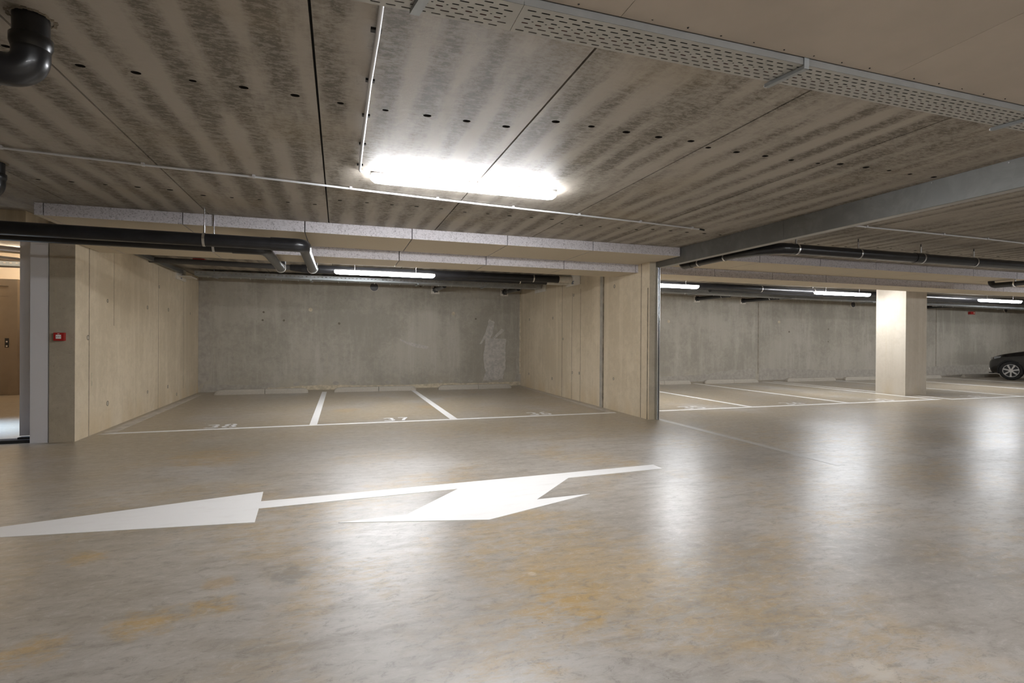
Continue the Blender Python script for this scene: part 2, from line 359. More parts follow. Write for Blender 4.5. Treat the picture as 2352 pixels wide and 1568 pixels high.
cm = MB()
joints = [-8.0, -6.13, -4.93, -3.72, -3.115, -2.515, -1.325, -0.118, 1.09, 2.335, 3.39, 4.60, 5.80, 7.0, 8.2, 9.4, 10.6, 11.8, 13.0, 14.2, 15.4, 16.6, 17.8, 19.0, 20.2, 21.4, 22.6, 23.8, 25.0, 26.2, XR+1]
rows = {-2.515: (3.0, 5.44), -1.325: (3.09, 5.54), -0.118: (3.12, 5.30), 1.09: (2.96, 5.36), 2.335: (3.025, 5.52), 3.39: (2.977, 5.45)}
GAP = 0.006
for a, b in zip(joints[:-1], joints[1:]):
    x0, x1 = a+(0 if a == -3.115 else GAP), b-(0 if b == -3.115 else GAP); YE = 7.3 if b < -3 else YW+.2
    r = rows.get(a, (3.0 + random.uniform(-.08, .08), 5.45 + random.uniform(-.1, .1)))
    prev = -7
    for yh in r:
        cm.poly([(x0,prev,ZC),(x0,yh-.1,ZC),(x1,yh-.1,ZC),(x1,prev,ZC)])
        n = 5 if b-a > 1 else 2; p = 0.2412; st = (x1-x0)/2 - (n-1)*p/2
        bounds = [x0] + [x0+st+(k+.5)*p for k in range(n-1)] + [x1]
        for k in range(n):
            rr = random.uniform(.012, .019); hx = x0+st+k*p+random.uniform(-.006,.006)
            hole_cell(cm, bounds[k], bounds[k+1], yh-.1, yh+.1, ZC, hx, yh+random.uniform(-.008,.008), rr*.35, rr, .05, 6, mi=0, mid=1)
        prev = yh+.1
    cm.poly([(x0,prev,ZC),(x0,YE,ZC),(x1,YE,ZC),(x1,prev,ZC)])
    for xs in (x0, x1): cm.poly([(xs,-7,ZC),(xs,YE,ZC),(xs,YE,ZC+.03),(xs,-7,ZC+.03)])
cm.box(-8, XR+1, -7, 7.3, ZC+.06, ZC+.2, 0).box(-3.11, XR+1, 7.3, YW+.2, ZC+.06, ZC+.2, 0)
cm.poly([(-8,-7,ZC+.03),(XR+1,-7,ZC+.03),(XR+1,7.3,ZC+.03),(-8,7.3,ZC+.03)], 1).poly([(-3.11,7.3,ZC+.03),(XR+1,7.3,ZC+.03),(XR+1,YW+.2,ZC+.03),(-3.11,YW+.2,ZC+.03)], 1)
struct(cm, 'ceiling', [MT['ceil'], MT['dark']])

# smooth board soffit over the near lane
for k, (xa, xb) in enumerate([(-8, -1.5), (-1.5, -0.25), (-0.25, 0.978), (0.978, 2.337), (2.337, 3.6), (3.6, 4.56)]):
    mb = MB().box(xa+.0008, xb-.0008, -5.2, 1.735, ZS, ZC-.0005)
    if xb > -.5:
        q = xa + .12
        while q < xb - .05:
            mb.cyl((q, 1.715+random.uniform(-.006,.004), ZS+.0005), (q, 1.715, ZS-.0008), .0035, 8, 1); q += .155
    struct(mb, 'ceiling_soffit', [MT['soffit'], MT['dark']])

def ring_marks(mb, at, rings, axis):   # shallow tie-hole rings on a wall face; axis: outward normal
    ax = Vector(axis)
    for a, z in rings:
        r = random.uniform(.024, .036); c = Vector(at(a, z))
        mb.band(c - ax*.001, c + ax*.0020, r*.78, r, 18, 2); mb.cyl(c - ax*.001, c + ax*.0012, r*.8, 18, 3)

# bay left wall
xl = lambda y: -2.868 - (y-7.3)*0.0085
mb = MB().prism([(-3.11, 7.305), (xl(7.305), 7.305), (xl(YW), YW), (-3.11, YW)], 0, ZC)
nf = len(mb.f)
mb.m[2] = 0
for i in range(nf):
    ys = [mb.v[k][1] for k in mb.f[i]]
    if max(ys) < 7.31: mb.m[i] = 1
for y, wd, z0, z1 in ((7.67, .012, 0, ZS), (8.43, .006, 1.35, ZS), (10.33, .008, 0, ZS), (11.9, .006, .2, ZS)):
    mb.prism3([(xl(y)-.002, y-wd/2, z0), (xl(y)-.002, y+wd/2, z0), (xl(y)-.002, y+wd/2, z1), (xl(y)-.002, y-wd/2, z1)], (.0035, 0, 0), 4)
ring_marks(mb, lambda y, z: (xl(y), y, z), [(8.22,1.67),(9.78,1.67),(10.9,1.69),(12.42,1.69),(8.23,.33),(9.8,.33),(10.88,.32),(11.44,.13),(7.64,1.19),(10.37,2.05)], (1,0,0))
mb.box(xl(7.75)-.002, xl(7.75)+.0015, 7.735, 7.765, .60, .76, 5)
# ragged front arris
struct(mb, 'wall_left', [MT['wall_side'], MT['wall_end'], MT['ring'], MT['ringfill'], MT['groove'], MT['foam']])

# bay right wall
xr = lambda y: 4.462 + (y-7.0)*0.0085
mb = MB().prism([(xr(6.985), 6.985), (4.618, 6.985), (4.618, YW), (xr(YW), YW)], 0, ZC)
for i in range(len(mb.f)):
    if max(mb.v[k][1] for k in mb.f[i]) < 6.99: mb.m[i] = 1
for y, wd, z0, z1 in ((10.35,.012,0,ZC),(9.84,.009,0,2.15),(9.44,.010,0,2.2),(7.22,.014,0,ZS),(7.03,.022,0,2.0)):
    mb.prism3([(xr(y)-.0015, y-wd/2, z0), (xr(y)-.0015, y+wd/2, z0), (xr(y)-.0015, y+wd/2, z1), (xr(y)-.0015, y-wd/2, z1)], (.003, 0, 0), 4)
mb.prism3([(xr(8.54)-.004, 8.46, 0), (xr(8.54)-.004, 8.60, 0), (xr(8.54)-.004, 8.60, ZC), (xr(8.54)-.004, 8.46, ZC)], (.006, 0, 0), 5)
mb.prism3([(xr(8.47)-.007, 8.455, 0), (xr(8.47)-.007, 8.49, 0), (xr(8.47)-.007, 8.49, ZC), (xr(8.47)-.007, 8.455, ZC)], (.006, 0, 0), 4)
ring_marks(mb, lambda y, z: (xr(y), y, z), [(12.44,1.70),(10.88,1.68),(12.45,.35),(10.9,.34),(9.82,.54),(9.48,.55),(8.09,.54),(8.08,2.12),(9.77,2.10),(10.3,1.22)], (-1,0,0))
struct(mb, 'wall_right', [MT['wall_side'], MT['wall_end'], MT['ring'], MT['ringfill'], MT['groove'], MT['mortar2']])

# back wall with mortar patches and the foamed foot joint
mb = MB().box(-3.2, XR+1, YW, YW+.2, 0, ZC)
def patch(pts, t, mi):
    mb.prism3([(x, YW+.004, z) for x, z in pts], (0, -.004-t, 0), mi)
def rag(pts, j, sub=5):
    out = []
    for i, p in enumerate(pts):
        q = pts[(i+1) % len(pts)]
        for k in range(sub):
            t = k/sub; out.append((p[0]+(q[0]-p[0])*t+random.uniform(-j,j), p[1]+(q[1]-p[1])*t+random.uniform(-j,j)))
    return out
patch(rag([(-2.915,2.45),(-2.75,2.45),(-2.74,2.06),(-2.63,2.0),(-2.73,1.84),(-2.68,1.55),(-2.7,1.12),(-2.68,.67),(-2.73,.25),(-2.87,.19),(-2.915,.09)], .008), .004, 2)
patch(rag([(3.56,1.22),(4.1,1.22),(4.1,.78),(4.09,.47),(4.02,.17),(3.49,.14),(3.56,.36),(3.5,.7)], .012), .004, 1)
patch(rag([(3.65,1.71),(3.81,1.65),(3.73,1.31),(3.66,1.16),(3.56,1.16),(3.58,1.46)], .012), .005, 1)
patch(rag([(3.62,1.5),(3.4,1.08),(3.46,1.08),(3.67,1.42)], .005), .0045, 1)
patch(rag([(3.99,1.49),(4.06,1.43),(3.79,1.2),(3.75,1.24)], .005), .0055, 1)
patch(rag([(1.4,1.2),(1.52,1.15),(1.8,1.08),(2.1,1.02),(2.06,.95),(1.74,1.0),(1.42,1.15)], .006), .003, 1)
patch(rag([(4.44,2.4),(4.512,2.4),(4.512,.04),(4.30,.05),(4.40,.31),(4.38,.62),(4.45,1.32)], .006), .004, 2)
patch(rag([(4.475,2.4),(4.512,2.4),(4.512,.3),(4.475,.3)], .004), .006, 3)
patch(rag([(-1.6,.0),(4.5,.0),(4.5,.11),(3.4,.085),(2.6,.10),(1.0,.075),(-.4,.115),(-1.5,.07)], .012, 8), .008, 3)
patch(rag([(-2.9,.0),(-1.5,.0),(-1.5,.12),(-2.1,.15),(-2.8,.17)], .012, 6), .006, 2)
for i in range(14):   # round plugs of mortar over the foot joint
    x = -1.4 + i*.42 + random.uniform(-.1,.1); r = random.uniform(.035,.06)
    patch([(x+r*1.3*math.cos(t*.6), .15+r*math.sin(t*.6)*.8) for t in range(10)], .010, 2)
patch(rag([(4.8,.0),(12.1,.0),(12.1,.36),(11.2,.33),(10.2,.2),(9.0,.17),(7.0,.13),(4.8,.12)], .015, 8), .005, 2)
patch(rag([(12.25,.0),(26.9,.0),(26.9,.42),(22.0,.40),(20.0,.36),(17.0,.27),(14.5,.30),(12.25,.38)], .015, 8), .005, 2)
for x in (12.2, 19.95): mb.box(x-.009, x+.009, YW-.003, YW+.01, .2, 2.4, 4)
for x, z in ((-1.62,1.78),(-1.64,1.6),(.0,1.55),(-1.2,1.6),(3.3,1.72),(1.9,2.5),(13.4,1.5),(15.0,1.6),(15.0,1.2)):
    mb.cyl((x, YW+.002, z), (x, YW-.0015, z), random.uniform(.018,.03), 12, 5)
for x, z in ((-.63,1.86),(2.72,1.84),(9.0,1.75),(13.0,1.8)): mb.cyl((x, YW+.002, z), (x, YW-.002, z), .045, 14, 3)
struct(mb, 'wall_back', [MT['wall_back'], MT['mortar'], MT['mortar2'], MT['foam'], MT['groove'], MT['ring']])

struct(MB().box(-8.2, -8, -7, 7.3, 0, ZC), 'wall_far_left', MT['wall_side'])
struct(MB().box(XR+1, XR+1.2, -7, YW, 0, ZC), 'wall_far_right', MT['wall_side'])
struct(MB().box(-8, XR+1, -7.2, -7, 0, ZC), 'wall_front', MT['wall_side'])

# lift lobby behind the opening on the left
LX0, LX1, LY1 = -7.2, -3.11, 13.5
struct(MB().box(LX0-.2, LX1, LY1, LY1+.2, 0, 2.9), 'wall_lobby_back', MT['lobbywall'])
struct(MB().box(LX0-.2, LX0, 7.5, LY1, 0, 2.9), 'wall_lobby_left', MT['lobbywall'])
struct(MB().box(LX1-.02, LX1-.001, 7.75, LY1, 0, 2.9), 'wall_lobby_right', MT['lobbywall'])
struct(MB().box(LX0-.2, LX1, 7.0, LY1+.2, 2.9, 3.0).box(LX0-.2, LX1, 7.3, 7.6, ZC, 2.9), 'ceiling_lobby', MT['lobbyceil'])
struct(MB().box(-8, -3.12, 6.85, 7.30, 2.32, ZC+.02), 'wall_lintel', MT['wall_side'])
struct(MB().box(-8, -3.29, 7.36, 7.50, 0, .035).box(-3.45, -3.292, 7.42, 7.50, .036, .055), 'trim_1', MT['rubber'])

# steel strip let into the floor under the fire curtain
struct(MB().box(4.59, 4.69, 3.9, 6.98, -.01, .0012), 'trim_2', MT['strip'])

# ------------------------------------------------------------------ insulation boards on ceiling and beam
def board_row(x0s, y0, y1, z0, z1, label):
    t = thing('insulation_row', ((x0s[0]+x0s[-1])/2, (y0+y1)/2, z0), label, 'insulation', None)
    for a, b in zip(x0s[:-1], x0s[1:]):
        m_ = MB().box(a+.0055, b-.0055, y0, y1, z0, z1-.001, 0, dict(b=1))
        o = m_.build('insulation_board', [MT['board_side'], MT['board_face']], t); bevel(o, .004, 1)
    return t
jf = [-2.844, -2.766, -1.570, -.372, .820, 2.011, 3.205, 4.565]
js = [-2.86, -2.6, -1.5, -.43, .77, 1.99, 3.20, 4.42, 4.475]
board_row(jf, Y1, Y2, ZS, ZC, 'front row of speckled insulation boards on the ceiling before the numbered bays 38 to 36')
board_row(js, Y2, Y3, ZB, ZC, 'lower second row of insulation boards wrapping the beam over bays 38 to 36')
board_row([-2.87, -1.9, -.7, .5, 1.7, 2.9, 4.1, 4.47], Y3, Y4, ZS, ZC, 'rear row of insulation boards behind the beam over bays 38 to 36')
jr = [4.73, 4.85, 6.04, 7.23, 8.42, 9.60, 10.78, 11.97, 13.16, 14.35, 15.54, 16.73, 17.9, 19.1, 20.3, 21.5, 22.7, 23.9, 25.1, XR]
jr2 = [4.73, 5.91, 7.11, 8.32, 9.53, 10.74, 11.93, 13.13, 14.33, 15.53, 16.73, 17.93, 19.13, 20.33, 21.53, 22.73, 23.93, 25.13, XR]
board_row(jr, Y1+.09, Y2, ZS, ZC, 'front row of grey speckled insulation boards right of the steel fire curtain box')
board_row(jr2, Y2, Y3, ZB, ZC, 'lower second row of insulation boards above the pale concrete column')
board_row([4.73, 6.5, 7.7, 8.9, 10.1, 11.3, 12.5, 13.7, 14.9, 16.1, 17.3, 18.5, 19.7, 20.9, 22.1, 23.3, 24.5, XR], Y3, 8.53, ZS, ZC, 'rear row of insulation boards behind the beam above the right bays')

# ------------------------------------------------------------------ column
mb = MB().box(12.04, 12.70, 8.54, 9.23, 0, ZC)
o = mb.build('concrete_column', MT['column']); bevel(o, .012, 2); tag(o, 'pale square concrete column standing between the bays right of the steel rail', 'column')

# ------------------------------------------------------------------ floor markings
def flat(name, pts, label, cat='road marking', group=None, mat='paint', z=.0022):
    o = MB().prism(pts, -.001, z).build(name, MT[mat]); return tag(o, label, cat, group)
flat('painted_arrow', [(-2.577,4.02),(-.556,4.522),(-.539,4.262),(2.889,4.440),(2.886,4.279),(1.901,4.223),(1.419,3.72),(1.866,3.738),(.956,3.394),(.001,3.624),(.448,3.663),(.912,4.169),(-.531,4.086),(-.516,3.79)][::1],
     'large white forked direction arrow painted across the middle of the floor')
flat('bay_line', [(-2.82,7.76),(4.36,7.78),(4.36,7.86),(-2.66,7.84)], 'long white front line painted across the walled bays on the left', z=.002)
flat('bay_line', [(-2.80,7.845),(-2.66,7.845),(-2.72,12.6),(-2.84,12.6)], 'worn white bay line along the foot of the left bay wall', mat='wornpaint', z=.0021)
flat('bay_line', [(-.385,7.845),(-.285,7.845),(-.255,12.6),(-.355,12.6)], 'wide white bay line in the middle of the walled bays, the left one of two', z=.0021)
flat('bay_line', [(1.59-.0,7.845),(1.70,7.845),(1.70,12.6),(1.60,12.6)], 'wide white bay line in the walled bays, slanting right of the first', z=.0021)
flat('bay_line', [(4.26,7.865),(4.36,7.865),(4.47,12.6),(4.37,12.6)], 'worn white bay line along the foot of the right bay wall', mat='wornpaint', z=.0021)
flat('bay_line', [(4.76,7.76),(12.05,7.77),(12.05,7.86),(4.76,7.85)], 'long white front line painted from the steel rail to the column', z=.002)
for x, lab in ((7.15,'first white bay line right of the steel rail'), (9.50,'second white bay line right of the steel rail'), (11.92,'white bay line ending beside the pale concrete column')):
    flat('bay_line', [(x-.05,7.862),(x+.05,7.862),(x+.05,12.6),(x-.05,12.6)], lab, z=.0021)
flat('bay_line', [(12.25,7.72),(24.4,7.72),(24.4,7.80),(12.25,7.80)], 'white front line painted right of the pale concrete column', z=.002)
for x, lab in ((12.32,'white bay line reaching the front right corner of the column'), (14.60,'white bay line seen first behind the column on its right'), (17.0,'white bay line in front of the black car'), (19.5,'white bay line nearest beside the wheel of the black car'), (22.9, 'white bay line on the far side of the black car')):
    flat('bay_line', [(x-.05,7.802),(x+.05,7.802),(x+.05,12.6),(x-.05,12.6)], lab, z=.0021)

def ribbon(mb, pts, wd, z):          # flat polyline with width on the floor
    P = [Vector((p[0], p[1])) for p in pts]
    L, Rr = [], []
    for i in range(len(P)):
        t = ((P[i+1]-P[i]) if i < len(P)-1 else Vector((0,0)))
        u = ((P[i]-P[i-1]) if i else Vector((0,0)))
        d = (t.normalized() if t.length else u.normalized()) + (u.normalized() if u.length else t.normalized()); d.normalize()
        n = Vector((-d.y, d.x)); L.append(P[i]+n*wd/2); Rr.append(P[i]-n*wd/2)
    for i in range(len(P)-1):
        mb.add([(L[i].x,L[i].y,z),(Rr[i].x,Rr[i].y,z),(Rr[i+1].x,Rr[i+1].y,z),(L[i+1].x,L[i+1].y,z)], [(0,1,2,3)])
def ell(cx, cy, rx, ry, a0, a1, n=12): return [(cx+rx*math.cos(math.radians(a0+(a1-a0)*i/n)), cy+ry*math.sin(math.radians(a0+(a1-a0)*i/n))) for i in range(n+1)]
GL = {   # stencil strokes in a unit box: width 1, height 2
 '3': [ell(.45,1.48,.42,.42,150,-82), ell(.45,.52,.48,.44,82,-150)],
 '8': [ell(.5,1.50,.36,.38,80,-80), ell(.5,1.50,.36,.38,100,260), ell(.5,.52,.44,.42,80,-80), ell(.5,.52,.44,.42,100,260)],
 '7': [[(.05,1.9),(.95,1.9)], [(.88,1.82),(.55,1.0),(.38,.05)]],
 '6': [ell(.5,.55,.42,.45,85,-85), ell(.5,.55,.42,.45,95,265), ell(.95,1.0,.86,.92,165,100)],
 '5': [[(.90,1.9),(.20,1.9)], [(.20,1.82),(.15,1.1)], ell(.42,.62,.48,.50,120,-140)],
 '4': [[(.62,1.95),(.05,.62)], [(.05,.55),(.95,.55)], [(.70,1.1),(.70,.62)], [(.70,.48),(.70,.05)]],
 '2': [ell(.48,1.45,.42,.45,165,-30), [(.80,1.15),(.10,.12)], [(.08,.10),(.95,.10)]],
}
for num, xc in (('38',-1.515),('37',.815),('36',3.09),('35',6.03),('34',8.33),('33',10.66),('32',13.45)):
    cw = .15 if num in ('38','37','36') else .20; gap = .065
    t = thing('bay_number', (xc, 7.905, 0), '', 'road marking', 'painted bay numbers')
    for i, ch in enumerate(num):
        mb = MB(); ox = xc - cw - gap/2 + i*(cw+gap)
        for st in GL[ch]: ribbon(mb, [(ox+px*cw, 7.905+py*.148) for px, py in st], .047, .0023)
        mb.build('digit', MT['paint'], t)
    tag(t, 'white stencilled bay number %s painted on the floor' % num)

# ------------------------------------------------------------------ wheel stops
def wheel_stop(x0, x1, label, y=12.42):
    t = thing('wheel_stop', ((x0+x1)/2, y+.08, 0), label, 'wheel stop', 'wheel stops along the back wall')
    xm = x0 + (x1-x0)*.53
    for a, b, end in ((x0, xm-.004, 0), (xm+.004, x1, 1)):
        mb = MB(); st = []
        L = b-a; N = 9
        def prof(x, k, kw):      # cross-section with chamfered shoulders
            h = .105*k; wy = .075*kw
            return [(x, y+.08-wy, 0), (x, y+.08-wy*.92, h*.62), (x, y+.08-wy*.62, h*.96), (x, y+.08-wy*.3, h), (x, y+.08+wy*.3, h), (x, y+.08+wy*.62, h*.96), (x, y+.08+wy*.92, h*.62), (x, y+.08+wy, 0)]
        xs = []
        for i in range(N):
            d = .14*(1-math.cos(math.pi/2*i/(N-1))); k = .25+.75*math.sin(math.pi/2*i/(N-1)); xs.append((d, k))
        secs = [(a+d, k) for d, k in xs] + [(b, 1)] if end == 0 else [(a, 1)] + [(b-d, k) for d, k in xs[::-1]]
        rings = [prof(x, k, .55+.45*k) for x, k in secs]; n = len(rings[0])
        mb.add([p for r_ in rings for p in r_], [(i*n+k, i*n+(k+1)%n, (i+1)*n+(k+1)%n, (i+1)*n+k) for i in range(len(rings)-1) for k in range(n)], 0, False)
        mb.add(rings[0], [tuple(range(n))[::-1]]); mb.add(rings[-1], [tuple(range(n))])
        mb.build('stop_block', MT['stop'], t)
wheel_stop(-2.48, -.64, 'concrete wheel stop leftmost at the back wall of the walled bays')
wheel_stop(-.10, 1.72, 'concrete wheel stop in the middle of the walled bays, under the capped sleeve')
wheel_stop(2.24, 4.06, 'concrete wheel stop at the right end of the walled bays, below the mortar patch')
wheel_stop(7.46, 9.30, 'concrete wheel stop cut off by the steel rail on its left')
wheel_stop(9.76, 11.62, 'concrete wheel stop standing first whole one right of the steel rail')
wheel_stop(12.69, 14.58, 'concrete wheel stop standing second whole one right of the steel rail')
wheel_stop(14.97, 16.85, 'concrete wheel stop half hidden behind the pale column on its left')
wheel_stop(17.4, 19.26, 'concrete wheel stop just right of the pale column')
wheel_stop(20.35, 22.2, 'concrete wheel stop in front of the black car nose')

# ------------------------------------------------------------------ tube lights
def tube_light(loc, label, mat='tube', rods=0.0, L=1.58, group='tube lights'):
    x, y, z = loc            # centre of fixture, z = underside of ceiling contact
    t = thing('tube_light', loc, label, 'light', group)
    prof = lambda h0, h1, w0, w1: [(y-w0, h0), (y-w1, h1), (y+w1, h1), (y+w0, h0)]
    hb = MB(); a, b = x-L/2, x+L/2
    hb.prism3([(a, p, z+q-.0) for p, q in prof(-.022, -.002, .050, .040)], (L, 0, 0)); o = hb.build('housing', MT['lampbody'], t); bevel(o, .006, 2)
    db = MB(); n = 10; V = []; zz = z-.0225
    secs = [(a+.002, .55), (a+.03, .92), (a+.07, 1.0), (b-.07, 1.0), (b-.03, .92), (b-.002, .55)]
    for xx, k in secs: V += [(xx, y - .053*k*math.cos(math.pi*i/n), zz - .056*k*math.sin(math.pi*i/n)**.7) for i in range(n+1)]
    m_ = n+1
    db.add(V, [(i*m_+k, i*m_+k+1, (i+1)*m_+k+1, (i+1)*m_+k) for i in range(len(secs)-1) for k in range(n)], 0, True)
    db.add(V[:m_], [tuple(range(m_))]); db.add(V[-m_:], [tuple(range(m_))[::-1]])
    db.build('diffuser', MT[mat], t)
    if rods:
        for q in (-.5, .5):
            MB().cyl((x+q, y, z-.004), (x+q, y, z+rods), .004, 8).build('hanger_rod', MT['chrome'], t)
    return t
tube_light((1.02, 4.34, ZC), 'bright white tube light on the slab ceiling above the floor arrow')
def lamp_at(x0, x1, y, z, lab): return tube_light(((x0+x1)/2, y, z+.05), lab, rods=ZC-z-.05, L=x1-x0)
lamp_at(-.08, 1.56, 9.1, 2.275, 'lit tube light hanging in the middle of bays 38 to 36 below the black pipe')
lamp_at(5.35, 6.95, 9.1, 2.285, 'lit tube light hanging just right of the vertical steel rail')
lamp_at(10.02, 11.66, 9.1, 2.275, 'lit tube light hanging just left of the pale concrete column')
lamp_at(15.4, 17.0, 9.1, 2.265, 'lit tube light hanging right of the column, above the black car')
GRP = 'unseen tube lights added over the lane'
for x, y in ((15.0, 4.0), (21.5, 4.3), (0.9, -1.4), (3.5, -1.4), (6.8, -1.2), (13.5, -2.6)):  # unseen lane lights; those behind the camera are added as fill
    tube_light((x, y, ZC if not (y < 1.8 and x < 4.6) else ZS), 'unseen tube light added over the driving lane', group=GRP)
lamp_at(21.0, 22.6, 9.1, 2.265, 'tube light over the rear of the black car outside the view')

# ------------------------------------------------------------------ front perforated cable tray
TZ = 2.36; TY0, TY1 = 1.742, 1.905
t = thing('cable_tray', (2.0, 1.82, TZ), 'wide perforated zinc cable tray crossing the ceiling at the top of the photo', 'cable tray')
def tray_rows(mb, x0, x1):
    P = .0525
    rows_ = [(TY0, 1.7775, 1.765, .642, .0135, .0034), (1.7775, 1.8025, 1.790, .667, .0135, .0034), (1.8025, 1.8200, 1.8145, .641, .0095, .0034), (1.8200, 1.8310, 1.8255, .666, .0015, .0028),
             (1.8310, 1.8515, 1.840, .641, .0095, .0034), (1.8515, 1.8750, 1.863, .664, .0135, .0034), (1.8750, TY1, 1.888, .637, .0135, .0034)]
    for ya, yb_, yc, off, a, r in rows_:
        k0 = math.ceil((x0 + .03 - off)/P); k1 = math.floor((x1 - .03 - off)/P); xs = [off+k*P for k in range(k0, k1+1)]
        ed = [x0] + [q+P/2 for q in xs[:-1]] + [x1]
        for i, q in enumerate(xs): hole_cell(mb, ed[i], ed[i+1], ya, yb_, TZ, q, yc, a, r, .0012, 4, mi=0, mid=None)
for x0, x1 in ((-1.2, .6035), (.6050, 4.56)):
    mb = MB(); tray_rows(mb, x0, x1)
    mb.build('tray_section', MT['tray'], t)
    for ys in (TY0, TY1): MB().box(x0, x1, ys-.0006, ys+.0006, TZ+.0005, TZ+.06).build('side_flange', MT['flange'], t)
for i, (yy, mt) in enumerate(((1.756,'blackmatt'),(1.774,'blackmatt'),(1.792,'blackmatt'),(1.810,'blackmatt'),(1.8275,'blackmatt'))):  # closely packed black cables added so the tray slots look dark from below
    tag(MB().tube([(x, yy, TZ+.0105) for x in [-1.15+k*.19 for k in range(31)]], .0086, 10).build('power_cable', MT[mt]), 'black cable added in the perforated ceiling tray to darken its slots', 'cable', 'black cables darkening the ceiling tray slots')
tag(MB().tube([(x, 1.864, TZ+.0105) for x in [-1.15+k*.19 for k in range(31)]], .0075, 8).build('power_cable', MT['redcable']), 'red cable lying in the perforated ceiling tray', 'cable')
for x, lab in ((.250,'flat zinc bracket holding the perforated ceiling tray at the top of the photo'), (1.835,'slim zinc bracket under the perforated ceiling tray left of the corner one'), (3.352,'zinc bracket under the perforated ceiling tray at the right photo edge')):
    b_ = thing('tray_bracket', (x, 1.80, TZ-.015), lab, 'bracket', 'brackets of the perforated tray')
    wd = .034 if x < 1 else .022; ye = 1.893 if x < 1 else 1.925
    dy = -.0 
    MB().prism3([(x+.012, 1.738, TZ-.0015), (x+.012+wd, 1.738, TZ-.0015), (x-.02+wd, ye, TZ-.0015), (x-.02, ye, TZ-.0015)], (0,0,-.016)).build('arm', MT['galv'], b_)
    if x > 1: MB().cyl((x-.02+wd*.2, 1.926, TZ-.0095), (x-.02+wd*.8, 1.926, TZ-.0095), .0075, 10).build('end_cap', MT['tie'], b_)
    MB().box(x+.010, x+.014+wd, 1.7365, 1.7405, TZ-.0175, ZC).build('upright', MT['galv'], b_)

# ------------------------------------------------------------------ conduits on the slab ceiling
cp = [(-4.2,4.30),(-2.22,4.56),(-1.41,4.66),(-.66,4.71),(.09,4.80),(.86,4.89),(1.62,4.96),(2.36,5.02),(3.13,5.09),(3.86,5.17),(3.97,5.185)]
t = thing('cable_conduit', (0, 4.8, ZC), 'long thin grey conduit running left to right along the slab ceiling behind the tube light', 'conduit')
MB().tube([(x,y,ZC-.016) for x,y in cp], .0085, 10).build('conduit_pipe', MT['conduit'], t)
for x, y in cp[1:-1]: MB().box(x-.010, x+.010, y-.016, y+.016, ZC-.024, ZC-.001).build('conduit_clip', MT['conduit'], t)
MB().tube([(3.965,5.185,ZC-.016),(4.05,5.205,ZC-.018)], .0095, 10).build('cable_end', MT['blackmatt'], t)['label'] = 'black cut cable end'
t = thing('cable_conduit', (.15, 3.2, ZC), 'grey conduit running from the perforated tray to the tube light', 'conduit')
MB().tube([(.152,1.93,ZC-.018),(.15,2.33,ZC-.018),(.142,2.78,ZC-.018),(.14,3.7,ZC-.018),(.142,4.22,ZC-.018)] + [(.148,4.25,ZC-.018),(.165,4.28,ZC-.02)], .0105, 12).build('conduit_pipe', MT['conduit'], t)
for y in (2.32, 2.78, 3.22, 3.70, 4.15): MB().box(.12, .165, y-.012, y+.012, ZC-.012, ZC-.001).build('conduit_clip', MT['blackmatt'], t)
MB().tube([(.165,4.28,ZC-.02),(.20,4.325,ZC-.024),(.235,4.34,ZC-.024)], .006, 8).build('lamp_lead', MT['conduit'], t)
t = thing('cable_conduit', (7.5, 4.47, ZC), 'thin grey conduit along the ceiling right of the steel fire curtain box', 'conduit')
cq = [(5.2,4.44),(6.12-.47,4.455),(6.9,4.46),(7.7,4.47),(8.47,4.50),(9.5,4.52)]
MB().tube([(x,y,ZC-.016) for x,y in cq], .0085, 10).build('conduit_pipe', MT['conduit'], t)
for x, y in cq[1:]: MB().box(x-.010, x+.010, y-.016, y+.016, ZC-.024, ZC-.001).build('conduit_clip', MT['conduit'], t)

# ------------------------------------------------------------------ fire curtain box and rail
t = thing('fire_curtain_box', (4.64, 2.0, 2.30), 'long galvanised steel fire curtain box running under the ceiling on the right', 'fire curtain box')
mb = MB()
for a, b in ((-6.5, -1.2), (-1.197, 1.9), (1.903, 4.55), (4.553, 7.02)): mb.box(4.568, 4.572, a, b, 2.300, ZC-.001).box(4.572, 4.59, a, b, 2.300, 2.304)
mb.box(4.712, 4.716, -6.5, 6.98, 2.31, ZC-.001)
mb.build('side_plate', MT['galvd'], t)
MB().box(4.604, 4.712, -6.5, 6.98, 2.309, 2.340).build('bottom_bar', MT['tray'], t)
MB().box(4.590, 4.604, -6.5, 6.98, 2.325, 2.335).build('curtain_slot', MT['dark'], t)
for k in range(15): MB().cyl((4.5675, -.6+k*.52, ZC-.018), (4.563, -.6+k*.52, ZC-.018), .006, 8).build('screw', MT['chrome'], t)
t = thing('curtain_rail', (4.64, 6.96, 0), 'upright polished steel fire curtain guide rail on the end of the bay wall', 'rail')
mb = MB(); rx = 4.585
mb.box(rx-.02, rx-.014, 6.93, 6.98, .0, 2.31).box(rx-.014, rx+.010, 6.95, 6.98, 0, 2.31)
mb.tube([(rx-.004, 6.937, 0), (rx-.004, 6.937, 2.31)], .008, 14)
mb.build('rail_lip', MT['steelrail'], t)
MB().box(rx+.010, rx+.017, 6.945, 6.98, 0, 2.31).build('rail_gap', MT['dark'], t)
mb = MB().tube([(rx+.025, 6.94, 0), (rx+.025, 6.94, 2.31)], .008, 14).box(rx+.017, rx+.036, 6.95, 6.98, 0, 2.31); mb.build('rail_flange', MT['steelrail'], t)

